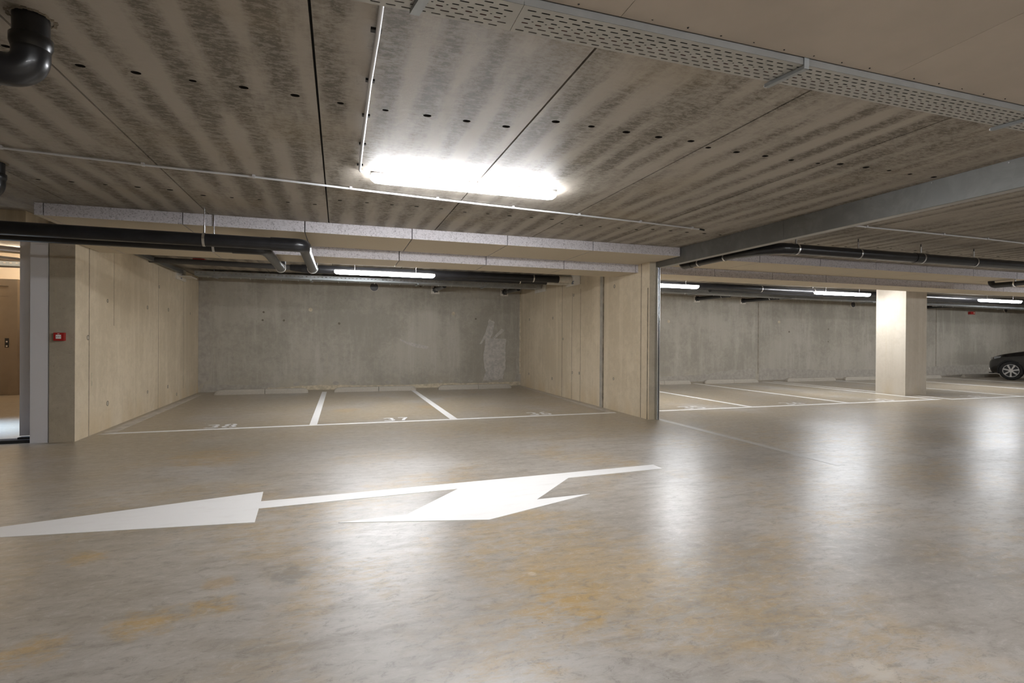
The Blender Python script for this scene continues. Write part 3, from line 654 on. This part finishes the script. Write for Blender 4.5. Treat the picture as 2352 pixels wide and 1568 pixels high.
# ------------------------------------------------------------------ drain pipes
def ringclamp(mb, c, axis, r, wd=.012, mi=0):
    c, axis = Vector(c), Vector(axis).normalized(); mb.band(c-axis*wd, c+axis*wd, r, r+.0045, 24, mi)
def clamp_hanger(c, axis, r, ztop, label, dx=0.0, group='pipe hangers', cat='pipe hanger', rod=True):
    t = thing('pipe_hanger', c, label, cat, group)
    mb = MB(); ringclamp(mb, c, axis, r); mb.build('clamp_ring', MT['chrome'], t)
    if rod:
        MB().cyl((c[0], c[1], c[2]+r+.002), (c[0], c[1], ztop-.001), .0065, 10).build('threaded_rod', MT['chrome' if c[0] < 0 else 'greyplug'], t)  # right-hand rods get dark grey to paint their silhouette against the ceiling
        MB().cyl((c[0], c[1], c[2]+r+.004), (c[0], c[1], c[2]+r+.085), .0115, 10).build('rod_socket', MT['chrome'], t)
    return t
def elbow_path(p_in, corner, p_out, r, n=8):
    a, c, b = Vector(p_in), Vector(corner), Vector(p_out); d1 = (c-a).normalized(); d2 = (b-c).normalized()
    s = c - d1*r; cen = s + d2*r
    return [tuple(cen - d2*r*math.cos(q) + d1*r*math.sin(q)) for q in [math.pi/2*i/n for i in range(n+1)]]
zA = 2.182
# pipe A (near) and B (behind): come from the left, turn into the bay, then rise behind the beam
for nm, y0, xe, rr, zz, lab in (('A', 6.046, -.362, .0645, zA, 'nearer of two thick black drain pipes crossing the left side, with the longer turned end'), ('B', 6.36, -.775, .058, zA-.012, 'farther of two thick black drain pipes on the left, turning first into the bays')):
    t = thing('drain_pipe', (xe, y0, zz), lab, 'pipe', 'black drain pipes on the left')
    MB().cyl((-7.9, y0, zz+.02), (xe-.30, y0, zz), rr, 28).build('straight_pipe', MT['black'], t)
    el = elbow_path((-7, y0, zz), (xe, y0, zz), (xe, 9, zz), .085)
    MB().tube([(xe-.32, y0, zz), (xe-.09, y0, zz)] + el + [(xe, y0+.16, zz)], rr+.006, 28).build('elbow', MT['black'], t)
    MB().cyl((xe, y0+.15, zz), (xe, Y3+.02, zz), rr-.002, 28).build('turned_pipe', MT['black'], t)
    MB().band((xe, Y3-.005, zz), (xe, Y3+.03, zz), rr-.004, rr+.008, 28).build('rim', MT['tie'], t)['label'] = 'pale pipe rim'
    up = elbow_path((xe, 7, zz), (xe, Y3+.13, zz), (xe, Y3+.13, 3), .085)
    MB().tube([(xe, Y3+.025, zz)] + up + [(xe, Y3+.13, ZS-.002)], rr, 24).build('riser', MT['black'], t)
clamp_hanger((-1.296, 6.046, zA+.003), (1,0,0), .0650, ZC, 'zinc rod hanger on the nearer black pipe, left of its bend')
clamp_hanger((-1.272, 6.36, zA-.009), (1,0,0), .0585, ZC, 'zinc rod hanger on the farther black pipe, left of its bend')

# black stub with bend at the upper left corner and a second one below it
def ceiling_bend(x, y, r, label, zj=2.395):
    t = thing('drain_bend', (x, y, 2.2), label, 'pipe', 'black pipe bends through the ceiling')
    MB().cyl((x, y, ZC+.02), (x, y, zj+.02), r, 32).build('vertical_pipe', MT['black'], t)
    MB().tube([(x,y,zj+.035),(x,y,zj+.03),(x,y,zj-.0),(x,y,zj-.02)], [r+.002, r+.010, r+.010, r+.003], 32).build('collar', MT['black'], t)
    p = [(x,y,zj-.01),(x,y,zj-.03)] + elbow_path((x,y,3), (x,y,2.282), (x-1,y-.10,2.282), .068, 12) + [(x-.11, y-.011, 2.282)]
    MB().tube(p, r+.003, 32).build('elbow', MT['black'], t)
    MB().tube([(x-.105,y-.0105,2.282),(x-.11,y-.011,2.282),(x-.135,y-.0135,2.282),(x-.14,y-.014,2.282)], [r+.004,r+.011,r+.011,r+.004], 32).build('collar', MT['black'], t)
    MB().cyl((x-.13, y-.013, 2.282), (x-.9, y-.09, 2.275), r, 32).build('horizontal_pipe', MT['black'], t)
    mb = MB()
    for k in range(26):
        a = 2*math.pi*k/26; q = r + .004 + random.uniform(0,.012)
        mb.prism([(x+q*math.cos(a+d)*s_, y+q*math.sin(a+d)*s_) for d, s_ in ((-.12,.95),(.12,.95),(.1,1.05+random.uniform(0,.12)),(-.1,1.05+random.uniform(0,.12)))], ZC-.004, ZC+.002)
    mb.build('foam_seal', MT['groove'], t)
ceiling_bend(-1.209, 2.69, .061, 'black pipe bend dropping from the ceiling in the upper left corner')
ceiling_bend(-2.475, 5.02, .058, 'black pipe bend at the left photo edge above the thick drain pipes')

# back pipes in the bays, along X behind the beam
yP = 9.82
t = thing('drain_pipe', (2, yP, 2.40), 'thick black pipe crossing bays 38 to 36 behind the hanging tube light', 'pipe', 'black pipes above the bays')
MB().cyl((-.62, yP, 2.400), (4.12, yP, 2.412), .072, 28).build('main_pipe', MT['black'], t)
MB().cyl((4.10, yP, 2.412), (4.165, yP, 2.412), .075, 28).build('end_socket', MT['black'], t)
MB().tube([(-.80,yP,2.41),(-.62,yP,2.40),(-.50,yP,2.40)], [.052,.066,.076], 28).build('reducer', MT['black'], t)
MB().cyl((-2.88, yP, 2.435), (-.78, yP, 2.41), .045, 24).build('thin_pipe', MT['greyplug'], t)['label'] = 'thinner dark grey pipe end'
MB().cyl((4.16, yP, 2.412), (4.452, yP, 2.412), .066, 24).build('wall_sleeve', MT['panel'], t)['label'] = 'pale insulated sleeve into the wall'
t = thing('drain_pipe', (2, 10.1, 2.36), 'second thinner black pipe just under the thick one in bays 38 to 36', 'pipe', 'black pipes above the bays')
MB().cyl((.9, 10.02, 2.365), (3.99, 10.02, 2.365), .050, 24).build('main_pipe', MT['black'], t)
MB().cyl((3.985, 10.02, 2.365), (4.452, 10.02, 2.365), .047, 24).build('wall_sleeve', MT['panel'], t)['label'] = 'pale insulated sleeve into the wall'
clamp_hanger((3.63, yP, 2.411), (1,0,0), .0725, ZC, 'zinc clamp around the thick black pipe near its right end in bay 36')
clamp_hanger((3.42, 10.02, 2.365), (1,0,0), .0505, ZC, 'zinc clamp around the thin black pipe near its right end in bay 36')
t = thing('drain_pipe', (10, yP, 2.39), 'long thick black pipe behind the tube lights above the right bays', 'pipe', 'black pipes above the bays')
MB().cyl((4.75, yP, 2.412), (24, yP, 2.36), .072, 28).build('main_pipe', MT['black'], t)
t = thing('drain_pipe', (10, 10.05, 2.34), 'thinner black pipe just under the long one above the right bays', 'pipe', 'black pipes above the bays')
MB().cyl((8.0, 10.06, 2.355), (24, 10.06, 2.345), .050, 24).build('main_pipe', MT['black'], t)
for x, lab in ((9.2,'zinc clamp on the long black pipe right of the first tube light past the rail'), (11.75-1.0,'zinc clamp on the long black pipe left of the second tube light past the rail'), (14.0,'zinc clamp on the long black pipe right of the pale column')):
    clamp_hanger((x, yP, 2.4117-.0027*(x-4.75)), (1,0,0), .0728, ZC, lab)

# pipe right of the fire curtain box: along Y, wye, then along X with rods
t = thing('drain_pipe', (4.9, 5.06, 2.32), 'thick black drain pipe hanging on rods right of the steel box, with thin branches', 'pipe')
MB().cyl((5.18, 5.06, 2.320), (14.0, 5.06, 2.335), .062, 28).build('main_pipe', MT['black'], t)
MB().tube([(4.90,5.62,2.315),(4.90,5.42,2.316),(4.91,5.30,2.318),(4.94,5.20,2.319),(5.0,5.115,2.32),(5.09,5.068,2.32),(5.2,5.06,2.32)], [.048,.060,.066,.067,.068,.067,.066], 28).build('elbow', MT['black'], t)
MB().cyl((4.90, 6.62, 2.315), (4.90, 5.5, 2.315), .043, 24).build('branch_pipe', MT['black'], t)
MB().tube([(4.90,6.56,2.315),(4.90,6.66,2.315)] + elbow_path((4.9,6,2.315),(4.9,6.80,2.315),(4.9,6.80,3),.075) + [(4.90,6.80,ZS-.001)], .048, 24).build('branch_bend', MT['black'], t)
MB().cyl((7.27, 5.06, 2.3236), (7.50, 5.06, 2.324), .0675, 28).build('pipe_socket', MT['black'], t)
for x, lab in ((6.28,'first rod hanger on the black drain pipe right of the steel box'), (7.40,'second rod hanger on the right drain pipe, at its socket'), (8.44,'third rod hanger on the black drain pipe near the right photo edge')):
    clamp_hanger((x, 5.06, 2.320+.0017*(x-5.18)), (1,0,0), .0680 if 7.2 < x < 7.5 else .0628, ZC, lab)
clamp_hanger((4.90, 6.40, 2.315), (0,1,0), .0435, ZC, 'zinc clamp on the thin branch pipe beside the vertical rail')
clamp_hanger((4.90, 5.86, 2.315), (0,1,0), .0435, ZC, 'zinc clamp halfway along the thin branch pipe beside the steel box')
clamp_hanger((5.27, 5.06, 2.3202), (1,0,0), .0628, ZC, 'zinc clamp right beside the bend of the right drain pipe')
MB().cyl((11.98, 5.06, 2.33), (11.98, 6.75, 2.30), .045, 24).build('branch_pipe', MT['black'], t)
MB().tube([(11.98,6.55,2.30),(11.98,6.72,2.30)] + elbow_path((11.98,6,2.3),(11.98,6.88,2.30),(11.98,6.88,3),.075) + [(11.98,6.88,ZS-.001)], .051, 24).build('branch_bend', MT['black'], t)
clamp_hanger((11.98, 6.50, 2.30), (0,1,0), .0515, ZS-.001, 'zinc clamp on the short black pipe at the right photo edge')

# wall stubs: white plate, black pipe coming off the wall
for x, z, lab, yend in ((2.26, 2.36, 'black stub pipe on a white wall plate, left of two in the walled bays', 11.9), (4.05, 2.36, 'black stub pipe on a white wall plate in the walled bays, by the right wall', 11.95), (9.95, 2.37, 'black stub pipe on a white wall plate first right of the steel rail', 11.72), (11.6, 2.36, 'black stub pipe on a white wall plate second right of the steel rail', 11.72), (19.25, 2.35, 'black stub pipe on a white wall plate right of the column', 11.72)):
    zz = z + .06
    t = thing('stub_pipe', (x, YW-.05, zz), lab, 'pipe', 'stub pipes on the back wall')
    o = MB().box(x-.105, x+.105, YW-.02, YW-.001, zz-.10, zz+.10).build('wall_plate', MT['panel'], t)
    MB().cyl((x, YW-.012, zz), (x, YW-.10, zz), .066, 20).build('socket', MT['black'], t)
    MB().cyl((x, YW-.08, zz), (x, yend, zz-.012), .052, 20).build('stub', MT['black'], t)
    m2 = MB(); ringclamp(m2, (x, YW-.42 if x < 5 else YW-1.1, zz-.004), (0,1,0), .0525); m2.build('clamp_ring', MT['chrome'], t)
    m2 = MB()
    for k in range(7):
        a = 2*math.pi*k/7; m2.box(x+.075*math.cos(a)-.012, x+.075*math.cos(a)+.012, YW-.03, YW-.019, zz+.075*math.sin(a)-.006, zz+.075*math.sin(a)+.006)
    m2.build('collar_tabs', MT['ink'], t)
for x, z, lab in ((.79, 2.435, 'round dark capped sleeve high on the back wall of the walled bays'), (16.03, 2.425, 'round dark capped sleeve on the back wall left of the column'), (23.6, 2.43, 'round dark capped sleeve on the back wall above the black car')):
    t = thing('sleeve_cap', (x, YW, z), lab, 'pipe cap', 'capped sleeves on the back wall')
    MB().band((x, YW-.03, z), (x, YW-.001, z), .098, .106, 28).build('rim', MT['panel'], t)
    MB().cyl((x, YW-.02, z), (x, YW-.004, z), .099, 28).build('cap', MT['greyplug'], t)
    MB().box(x+.02, x+.05, YW-.028, YW-.019, z-.08, z+.08).build('cap_rib', MT['greyplug'], t)

# ------------------------------------------------------------------ rear cable tray in the bays
def rear_tray(x0, x1, y0, y1, z0, h, label, ties, hang, drop=0.0):
    t = thing('cable_tray', ((x0+x1)/2, (y0+y1)/2, z0), label, 'cable tray', 'cable trays above the bays')
    mb = MB().box(x0, x1, y0, y1, z0, z0+.0015)
    P = .075; n = int((x1-x0)/P); zc = z0+h*.66; a, r = .014, .005
    for i in range(n):            # slotted front flange
        xa, xb = x0+i*P, (x0+(i+1)*P if i < n-1 else x1); xm = x0+(i+.5)*P; q = [(xm-a,zc-r),(xm+a,zc-r),(xm+a,zc+r),(xm-a,zc+r)]
        c = [(xa,z0),(xb,z0),(xb,z0+h),(xa,z0+h)]
        mb.add([(px,y0,pz) for px,pz in c+q], [(0,1,5,4),(1,2,6,5),(2,3,7,6),(3,0,4,7)])
    mb.box(x0, x1, y1-.0012, y1, z0, z0+h)
    mb.build('tray_section', MT['galv'], t)
    mb = MB(); mb.box(x0+.05, x1-.05, y0+.02, y1-.03, z0+.004, z0+h*.5); mb.build('cable_bed', MT['blackmatt'], t)
    for i in range(ties):
        x = x0 + (x1-x0)*(i+.5+random.uniform(-.35,.35))/ties; y = random.uniform(y0+.02, y1-.03)
        MB().tube([(x,y,z0+.001),(x+random.uniform(-.006,.006),y,z0-.018),(x+random.uniform(-.014,.014),y,z0-random.uniform(.022,.032))], .0038, 6).build('cable_tie', MT['tie'], t)
    for x in hang:
        MB().cyl((x, y0+.06, z0+.002), (x, y0+.06, ZC-.001), .013, 8).build('hanger_post', MT['galvd'], t)
        MB().box(x-.02, x+.02, y0-.02, y1+.02, z0-.022, z0-.001).build('hanger_arm', MT['galv'], t)
    for c in t.children:
        for v in c.data.vertices:
            if v.co.z + t.location.z < ZC-.02: v.co.z -= drop*(v.co.x + t.location.x - x0)
    return t
rear_tray(-2.62, 4.43, 11.45, 11.80, 2.385, .080, 'slotted galvanised cable tray crossing bays 38 to 36 before the back wall', 26, (-2.3, -.55, 1.6, 3.1))
rear_tray(4.74, 24.0, 11.30, 11.65, 2.430, .065, 'slotted galvanised cable tray running along the back of the right bays', 40, (5.6, 8.6, 11.6, 14.6, 17.6, 20.6), .0075)
tag(MB().box(-2.86, -2.80, 9.0, 11.45, 2.405, 2.47).build('wall_duct', MT['galvd']), 'dull steel duct under the ceiling along the left bay wall', 'duct')

# fire boards around wall penetrations
def fire_board(label, side, y0, y1, z0, z1, ext, mark):
    xw = xl((y0+y1)/2) if side < 0 else xr((y0+y1)/2); s_ = 1 if side < 0 else -1
    t = thing('fire_board', (xw, (y0+y1)/2, z0), label, 'board', 'fire boards around wall openings')
    a, b = sorted((xw - s_*.01, xw + s_*.028))
    MB().box(a, b, y0, y1, z0, z1).build('backing_board', MT['panel'], t)
    if ext:
        a, b = sorted((xw + s_*.029, xw + s_*.24)); MB().box(a, b, ext[0], ext[1], ext[2], ext[3]).build('boxed_collar', MT['panel'], t)
    if mark:
        xx = xw + s_*.0292; m_ = MB(); yc = (y0+y1)/2; zc = z0+.06
        for dy, dz, wy, wz in ((-.02,.02,.05,.012),(.01,-.0,.03,.02),(-.01,-.02,.05,.010),(.02,.035,.02,.012)):
            a, b = sorted((xx - s_*.0005, xx + s_*.001)); m_.box(a, b, yc+dy-wy, yc+dy+wy, zc+dz-wz, zc+dz+wz)
        m_.build('printed_tag', MT['tag'], t)
fire_board('pale fire board on the left bay wall where the cable tray enters', -1, 11.30, 11.95, 2.29, ZC-.002, (11.38, 11.87, 2.345, 2.358), True)
fire_board('pale fire board on the right bay wall around the cable tray end', 1, 11.28, 11.98, 2.31, ZC-.002, None, False)
fire_board('pale fire board on the right bay wall where the thick black pipe enters', 1, 9.43, 10.10, 2.29, ZC-.002, None, True)

# ------------------------------------------------------------------ alarms
t = thing('fire_call_point', (-3.002, 7.30, 1.155), 'small red fire alarm call point on the pillar left of bay 38', 'fire alarm')
o = MB().box(-3.050, -2.954, 7.255, 7.3045, 1.153, 1.244).build('housing', MT['red'], t); bevel(o, .006)
MB().box(-3.027, -2.979, 7.2515, 7.256, 1.176, 1.220).build('white_pane', MT['tie'], t)
mb = MB()
mb.cyl((-3.003,7.252,1.198),(-3.003,7.2507,1.198),.0045,12)
for s_ in (-1, 1):
    mb.prism3([(-3.003+s_*.009,7.251,1.198),(-3.003+s_*.019,7.251,1.203),(-3.003+s_*.019,7.251,1.193)], (0,-.0008,0))
mb.build('push_symbol', MT['ink'], t)
MB().box(-3.013,-2.993,7.2535,7.2552,1.2275,1.2335).build('lamp_window', MT['tie'], t)
t = thing('alarm_sounder', (-2.985, 7.10, 2.27), 'round red alarm sounder under the ceiling above the call point', 'fire alarm')
MB().tube([(-2.99,7.18,2.243),(-2.99,7.18,2.262),(-2.99,7.18,2.31),(-2.99,7.18,2.34)], [.040,.052,.055,.055], 24).build('sounder_body', MT['red'], t)
MB().cyl((-2.99,7.18,2.34),(-2.99,7.18,ZS-.001),.03,16).build('mounting_base', MT['tie'], t)
t = thing('alarm_sounder', (-2.24, 10.03, 2.47), 'flat red alarm unit on the ceiling deep inside bay 38', 'fire alarm')
MB().box(-2.31, -2.14, 9.98, 10.14, 2.468, ZC-.001).build('alarm_body', MT['red'], t)
t = thing('alarm_sounder', (21.66, YW, 2.22), 'small red alarm sounder high on the back wall left of the black car', 'fire alarm')
o = MB().box(21.58, 21.80, YW-.09, YW-.001, 2.215, 2.315).build('alarm_body', MT['red'], t); bevel(o, .015)
MB().cyl((21.74, YW-.09, 2.268), (21.74, YW-.10, 2.268), .025, 16).build('alarm_lamp', MT['foam'], t)

# ------------------------------------------------------------------ opening to the lift lobby
t = thing('door_post', (-3.2, 7.36, 0), 'tall white steel door post at the lobby opening, left of the raw pillar', 'door post')
o = MB().box(-3.290, -3.125, 7.318, 7.50, 0, 2.318).build('post_casing', MT['white'], t); bevel(o, .004, 1)
MB().box(-3.125, -3.111, 7.330, 7.50, 0, 2.318).build('edge_trim', MT['galv'], t)
t = thing('sliding_fire_door', (-3.38, 7.56, .06), 'edge of the white sliding fire door pulled back behind the white post', 'door')
MB().box(-3.475, -3.145, 7.515, 7.585, .06, 2.50).build('door_leaf', MT['white'], t)

# lift
t = thing('door_1', (-6.75, LY1, 0), None, None); t['kind'] = 'structure'
fx0, fx1 = -7.19, -6.235
mb = MB().box(fx0, fx0+.14, LY1-.10, LY1, 0, 2.36).box(fx1-.15, fx1, LY1-.10, LY1, 0, 2.36).box(fx0, fx1-.15, LY1-.10, LY1, 2.22, 2.36)
o = mb.build('lift_frame', MT['steel'], t); bevel(o, .006, 1)
MB().box(fx0+.14, (fx0+fx1)/2-.001, LY1-.03, LY1, .01, 2.22).build('door_leaf', MT['steel'], t)
MB().box((fx0+fx1)/2+.001, fx1-.15, LY1-.03, LY1, .01, 2.22).build('door_leaf', MT['steel'], t)
MB().box(fx0+.14, fx1-.15, LY1-.05, LY1-.031, 2.02, 2.10).build('door_header', MT['steel'], t)
MB().box(fx1-.20, fx1-.14, LY1-.112, LY1-.101, .97, 1.16).build('button_panel', MT['ink'], t)
for z in (1.0, 1.09): MB().cyl((fx1-.165, LY1-.112, z), (fx1-.165, LY1-.118, z), .016, 12).build('lift_button', MT['chrome'], t)

def far_pipe(p0, p1, r, label):
    t = thing('heating_pipe', ((p0[0]+p1[0])/2, (p0[1]+p1[1])/2, p0[2]), label, 'pipe', 'silver pipes in the lift lobby')
    MB().cyl(p0, p1, r, 20).build('pipe_jacket', MT['chrome'], t)
    m_ = MB(); q = Vector(p0)*.72+Vector(p1)*.28; ringclamp(m_, q, Vector(p1)-Vector(p0), r+.001); m_.build('clamp_ring', MT['ink'], t)
far_pipe((-6.3, 9.9, 2.62), (-3.2, 12.4, 2.62), .055, 'upper silver insulated pipe under the lift lobby ceiling')
far_pipe((-6.3, 10.3, 2.52), (-3.6, 13.4, 2.52), .045, 'lower silver insulated pipe under the lift lobby ceiling')
rear_tray(-7.1, -3.3, 10.0, 10.25, 2.265, .07, 'slotted galvanised cable tray in the lift lobby before the steel lift door', 4, ())
tube_light((-5.6, 8.6, 2.9), 'warm lobby tube light outside the view', 'warmtube', group='lobby tube lights outside the view')
tube_light((-5.9, 12.6, 2.9), 'warm lobby tube light outside the view', 'warmtube', group='lobby tube lights outside the view')

# ------------------------------------------------------------------ black hatchback parked nose to the wall
CX0, CX1, CYF = 20.56, 22.26, 11.97      # left side, right side, front bumper
cx = (CX0+CX1)/2; hw = (CX1-CX0)/2
car = thing('parked_car', (cx, 10.0, 0), 'black hatchback car parked nose to the back wall at the right photo edge', 'car')
# stations: (distance behind the nose, bottom, top, half width low, half width at shoulder, half width top, shoulder z)
S = [(.0,.33,.56,.52,.60,.50,.50),(.03,.22,.66,.66,.70,.56,.54),(.10,.20,.725,.74,.77,.62,.60),(.22,.19,.79,.79,.82,.68,.66),(.45,.19,.85,.82,.845,.72,.72),(.75,.19,.905,.83,.85,.73,.77),(1.0,.18,.945,.835,.85,.73,.80),
     (1.12,.18,.985,.84,.85,.70,.82),(1.35,.18,1.13,.84,.85,.64,.85),(1.65,.18,1.30,.84,.85,.60,.87),(1.95,.18,1.42,.84,.85,.585,.88),(2.4,.18,1.455,.84,.85,.58,.89),(2.9,.18,1.445,.84,.85,.575,.90),(3.3,.19,1.39,.835,.845,.57,.91),(3.6,.20,1.24,.82,.835,.585,.91),(3.8,.23,.98,.79,.80,.62,.86),(3.9,.30,.88,.70,.74,.58,.75)]
mb = MB(); rings = []
for d, zb, zt, wl, ws, wt, zs in S:
    y = CYF - d; half = [(0,zb),(wl*.8,zb),(wl*.97,zb+.04),(ws*.995,(zb*1.2+zs)/2.2),(ws,zs*.82),(ws*.985,zs),(ws*.95,zs+.03*(zt>zs+.05)),((ws*.35+wt*.65),zs+(zt-zs)*.62),(wt,zt-(zt-zs)*.07),(wt*.8,zt-.008),(wt*.4,zt+.012),(0,zt+.015)]
    rings.append([(cx-px, y, pz) for px, pz in half] + [(cx+px, y, pz) for px, pz in half[::-1][1:-1]])
n = len(rings[0])
for i in range(len(rings)-1):
    for k in range(n):
        d0 = S[i][0]; kk = k if k < 11 else n-1-k
        glass = (1.12 <= d0 < 1.9 and kk in (8,9,10)) or (1.35 <= d0 < 3.3 and kk in (6,7)) or (3.3 <= d0 < 3.7 and kk in (8,9,10))
        mb.add([rings[i][k], rings[i][(k+1)%n], rings[i+1][(k+1)%n], rings[i+1][k]], [(0,1,2,3)], 1 if glass else 0, True)
mb.add(rings[0], [tuple(range(n))[::-1]]); mb.add(rings[-1], [tuple(range(n))])
o = mb.build('car_body', [MT['car'], MT['glass']], car); weld(o)
ss = o.modifiers.new('subdivision', 'SUBSURF'); ss.levels = 2; ss.render_levels = 2
body = o
WR = .302
def wheel(x, y, side, steer):
    q = thing('wheel', (0,0,0), None, None); q.parent = car; q.location = (x-cx, y-10.0, WR)
    R_ = Matrix.Rotation(steer, 4, 'Z')
    def put(m_, name, mat):
        m_.v = [tuple(R_ @ Vector(p)) for p in m_.v]
        me = bpy.data.meshes.new(name); me.from_pydata(m_.v, [], m_.f); me.materials.append(mat); me.polygons.foreach_set('use_smooth', m_.s); me.update()
        ob = bpy.data.objects.new(name, me); COL.objects.link(ob); ob.parent = q
    s_ = side
    tb = MB(); P = [(.10*s_,.205),(.105*s_,.23),(.10*s_,.27),(.08*s_,.297),(.04*s_,.302),(-.04*s_,.302),(-.09*s_,.29),(-.10*s_,.21)]; N = 40
    V = [(px, r*math.cos(2*math.pi*k/N), r*math.sin(2*math.pi*k/N)) for px, r in P for k in range(N)]
    tb.add(V, [(a*N+k, a*N+(k+1)%N, ((a+1)%len(P))*N+(k+1)%N, ((a+1)%len(P))*N+k) for a in range(len(P)) for k in range(N)], 0, True); put(tb, 'tyre', MT['rubber'])
    rb = MB().band((.095*s_,0,0), (.06*s_,0,0), .190, .208, 40)
    for k in range(7):
        a = 2*math.pi*k/7 + .25; u = Vector((0, math.cos(a), math.sin(a))); v = Vector((0, -math.sin(a), math.cos(a)))
        pts = [u*.045 - v*.019, u*.195 - v*.025, u*.195 + v*.025, u*.045 + v*.019]
        rb.prism3([p + Vector((.088*s_,0,0)) for p in pts], (-.02*s_,0,0))
    rb.cyl((.092*s_,0,0), (.06*s_,0,0), .058, 24); put(rb, 'rim', MT['alloy'])
    put(MB().cyl((.055*s_,0,0), (.02*s_,0,0), .200, 32), 'brake_disc', MT['ink'])
    return q
for yw in (CYF-.69, CYF-3.2):
    for x, sd in ((CX0+.105, -1), (CX1-.105, 1)):
        wheel(x, yw, sd, .32 if yw > 11 else 0)
        xo = CX0-.004 if sd < 0 else CX1+.004
        m_ = MB().band((xo, yw, WR), (xo - sd*.10, yw, WR), .300, .345, 36); m_.v = [(px, py, max(pz, .19)) for px, py, pz in m_.v]
        m_.build('wheel_arch', MT['rubber'], car)
for sd in (-1, 1):
    c = cx + sd*.66
    m_ = MB().tube([(c-sd*.10, CYF-.045, .645), (c, CYF-.13, .675), (c+sd*.10, CYF-.27, .70), (c+sd*.145, CYF-.42, .735)], [.030,.058,.055,.022], 16); m_.build('headlight', MT['lens'], car)
    MB().tube([(c+sd*.06, CYF-.20, .66), (c+sd*.125, CYF-.25, .69)], [.05,.055], 14).build('headlight_reflector', MT['chromel'], car)
    MB().cyl((cx+sd*.665, CYF-.055, .345), (cx+sd*.70, CYF-.085, .345), .048, 16).build('fog_lamp', MT['chromel'], car)
    MB().box(*sorted((cx+sd*.86, cx+sd*1.02)), CYF-1.45, CYF-1.37, .93, 1.05).build('door_mirror', MT['car'], car)
MB().box(cx-.62, cx+.62, CYF-.09, CYF+.015, .185, .215).build('front_lip', MT['rubber'], car)

# wheel wells cut out of the body
cut = MB()
for yw in (CYF-.69, CYF-3.2):
    for a, b in ((CX0-.2, CX0+.27), (CX1-.27, CX1+.2)): cut.cyl((a, yw, WR), (b, yw, WR), .328, 36)
co = cut.build('cutter', MT['rubber']); bo = body.modifiers.new('wells', 'BOOLEAN'); bo.operation = 'DIFFERENCE'; bo.object = co; bo.solver = 'EXACT'
bpy.context.view_layer.update()
me = bpy.data.meshes.new_from_object(body.evaluated_get(bpy.context.evaluated_depsgraph_get()))
body.modifiers.clear(); body.data = me
bpy.data.objects.remove(co, do_unlink=True)
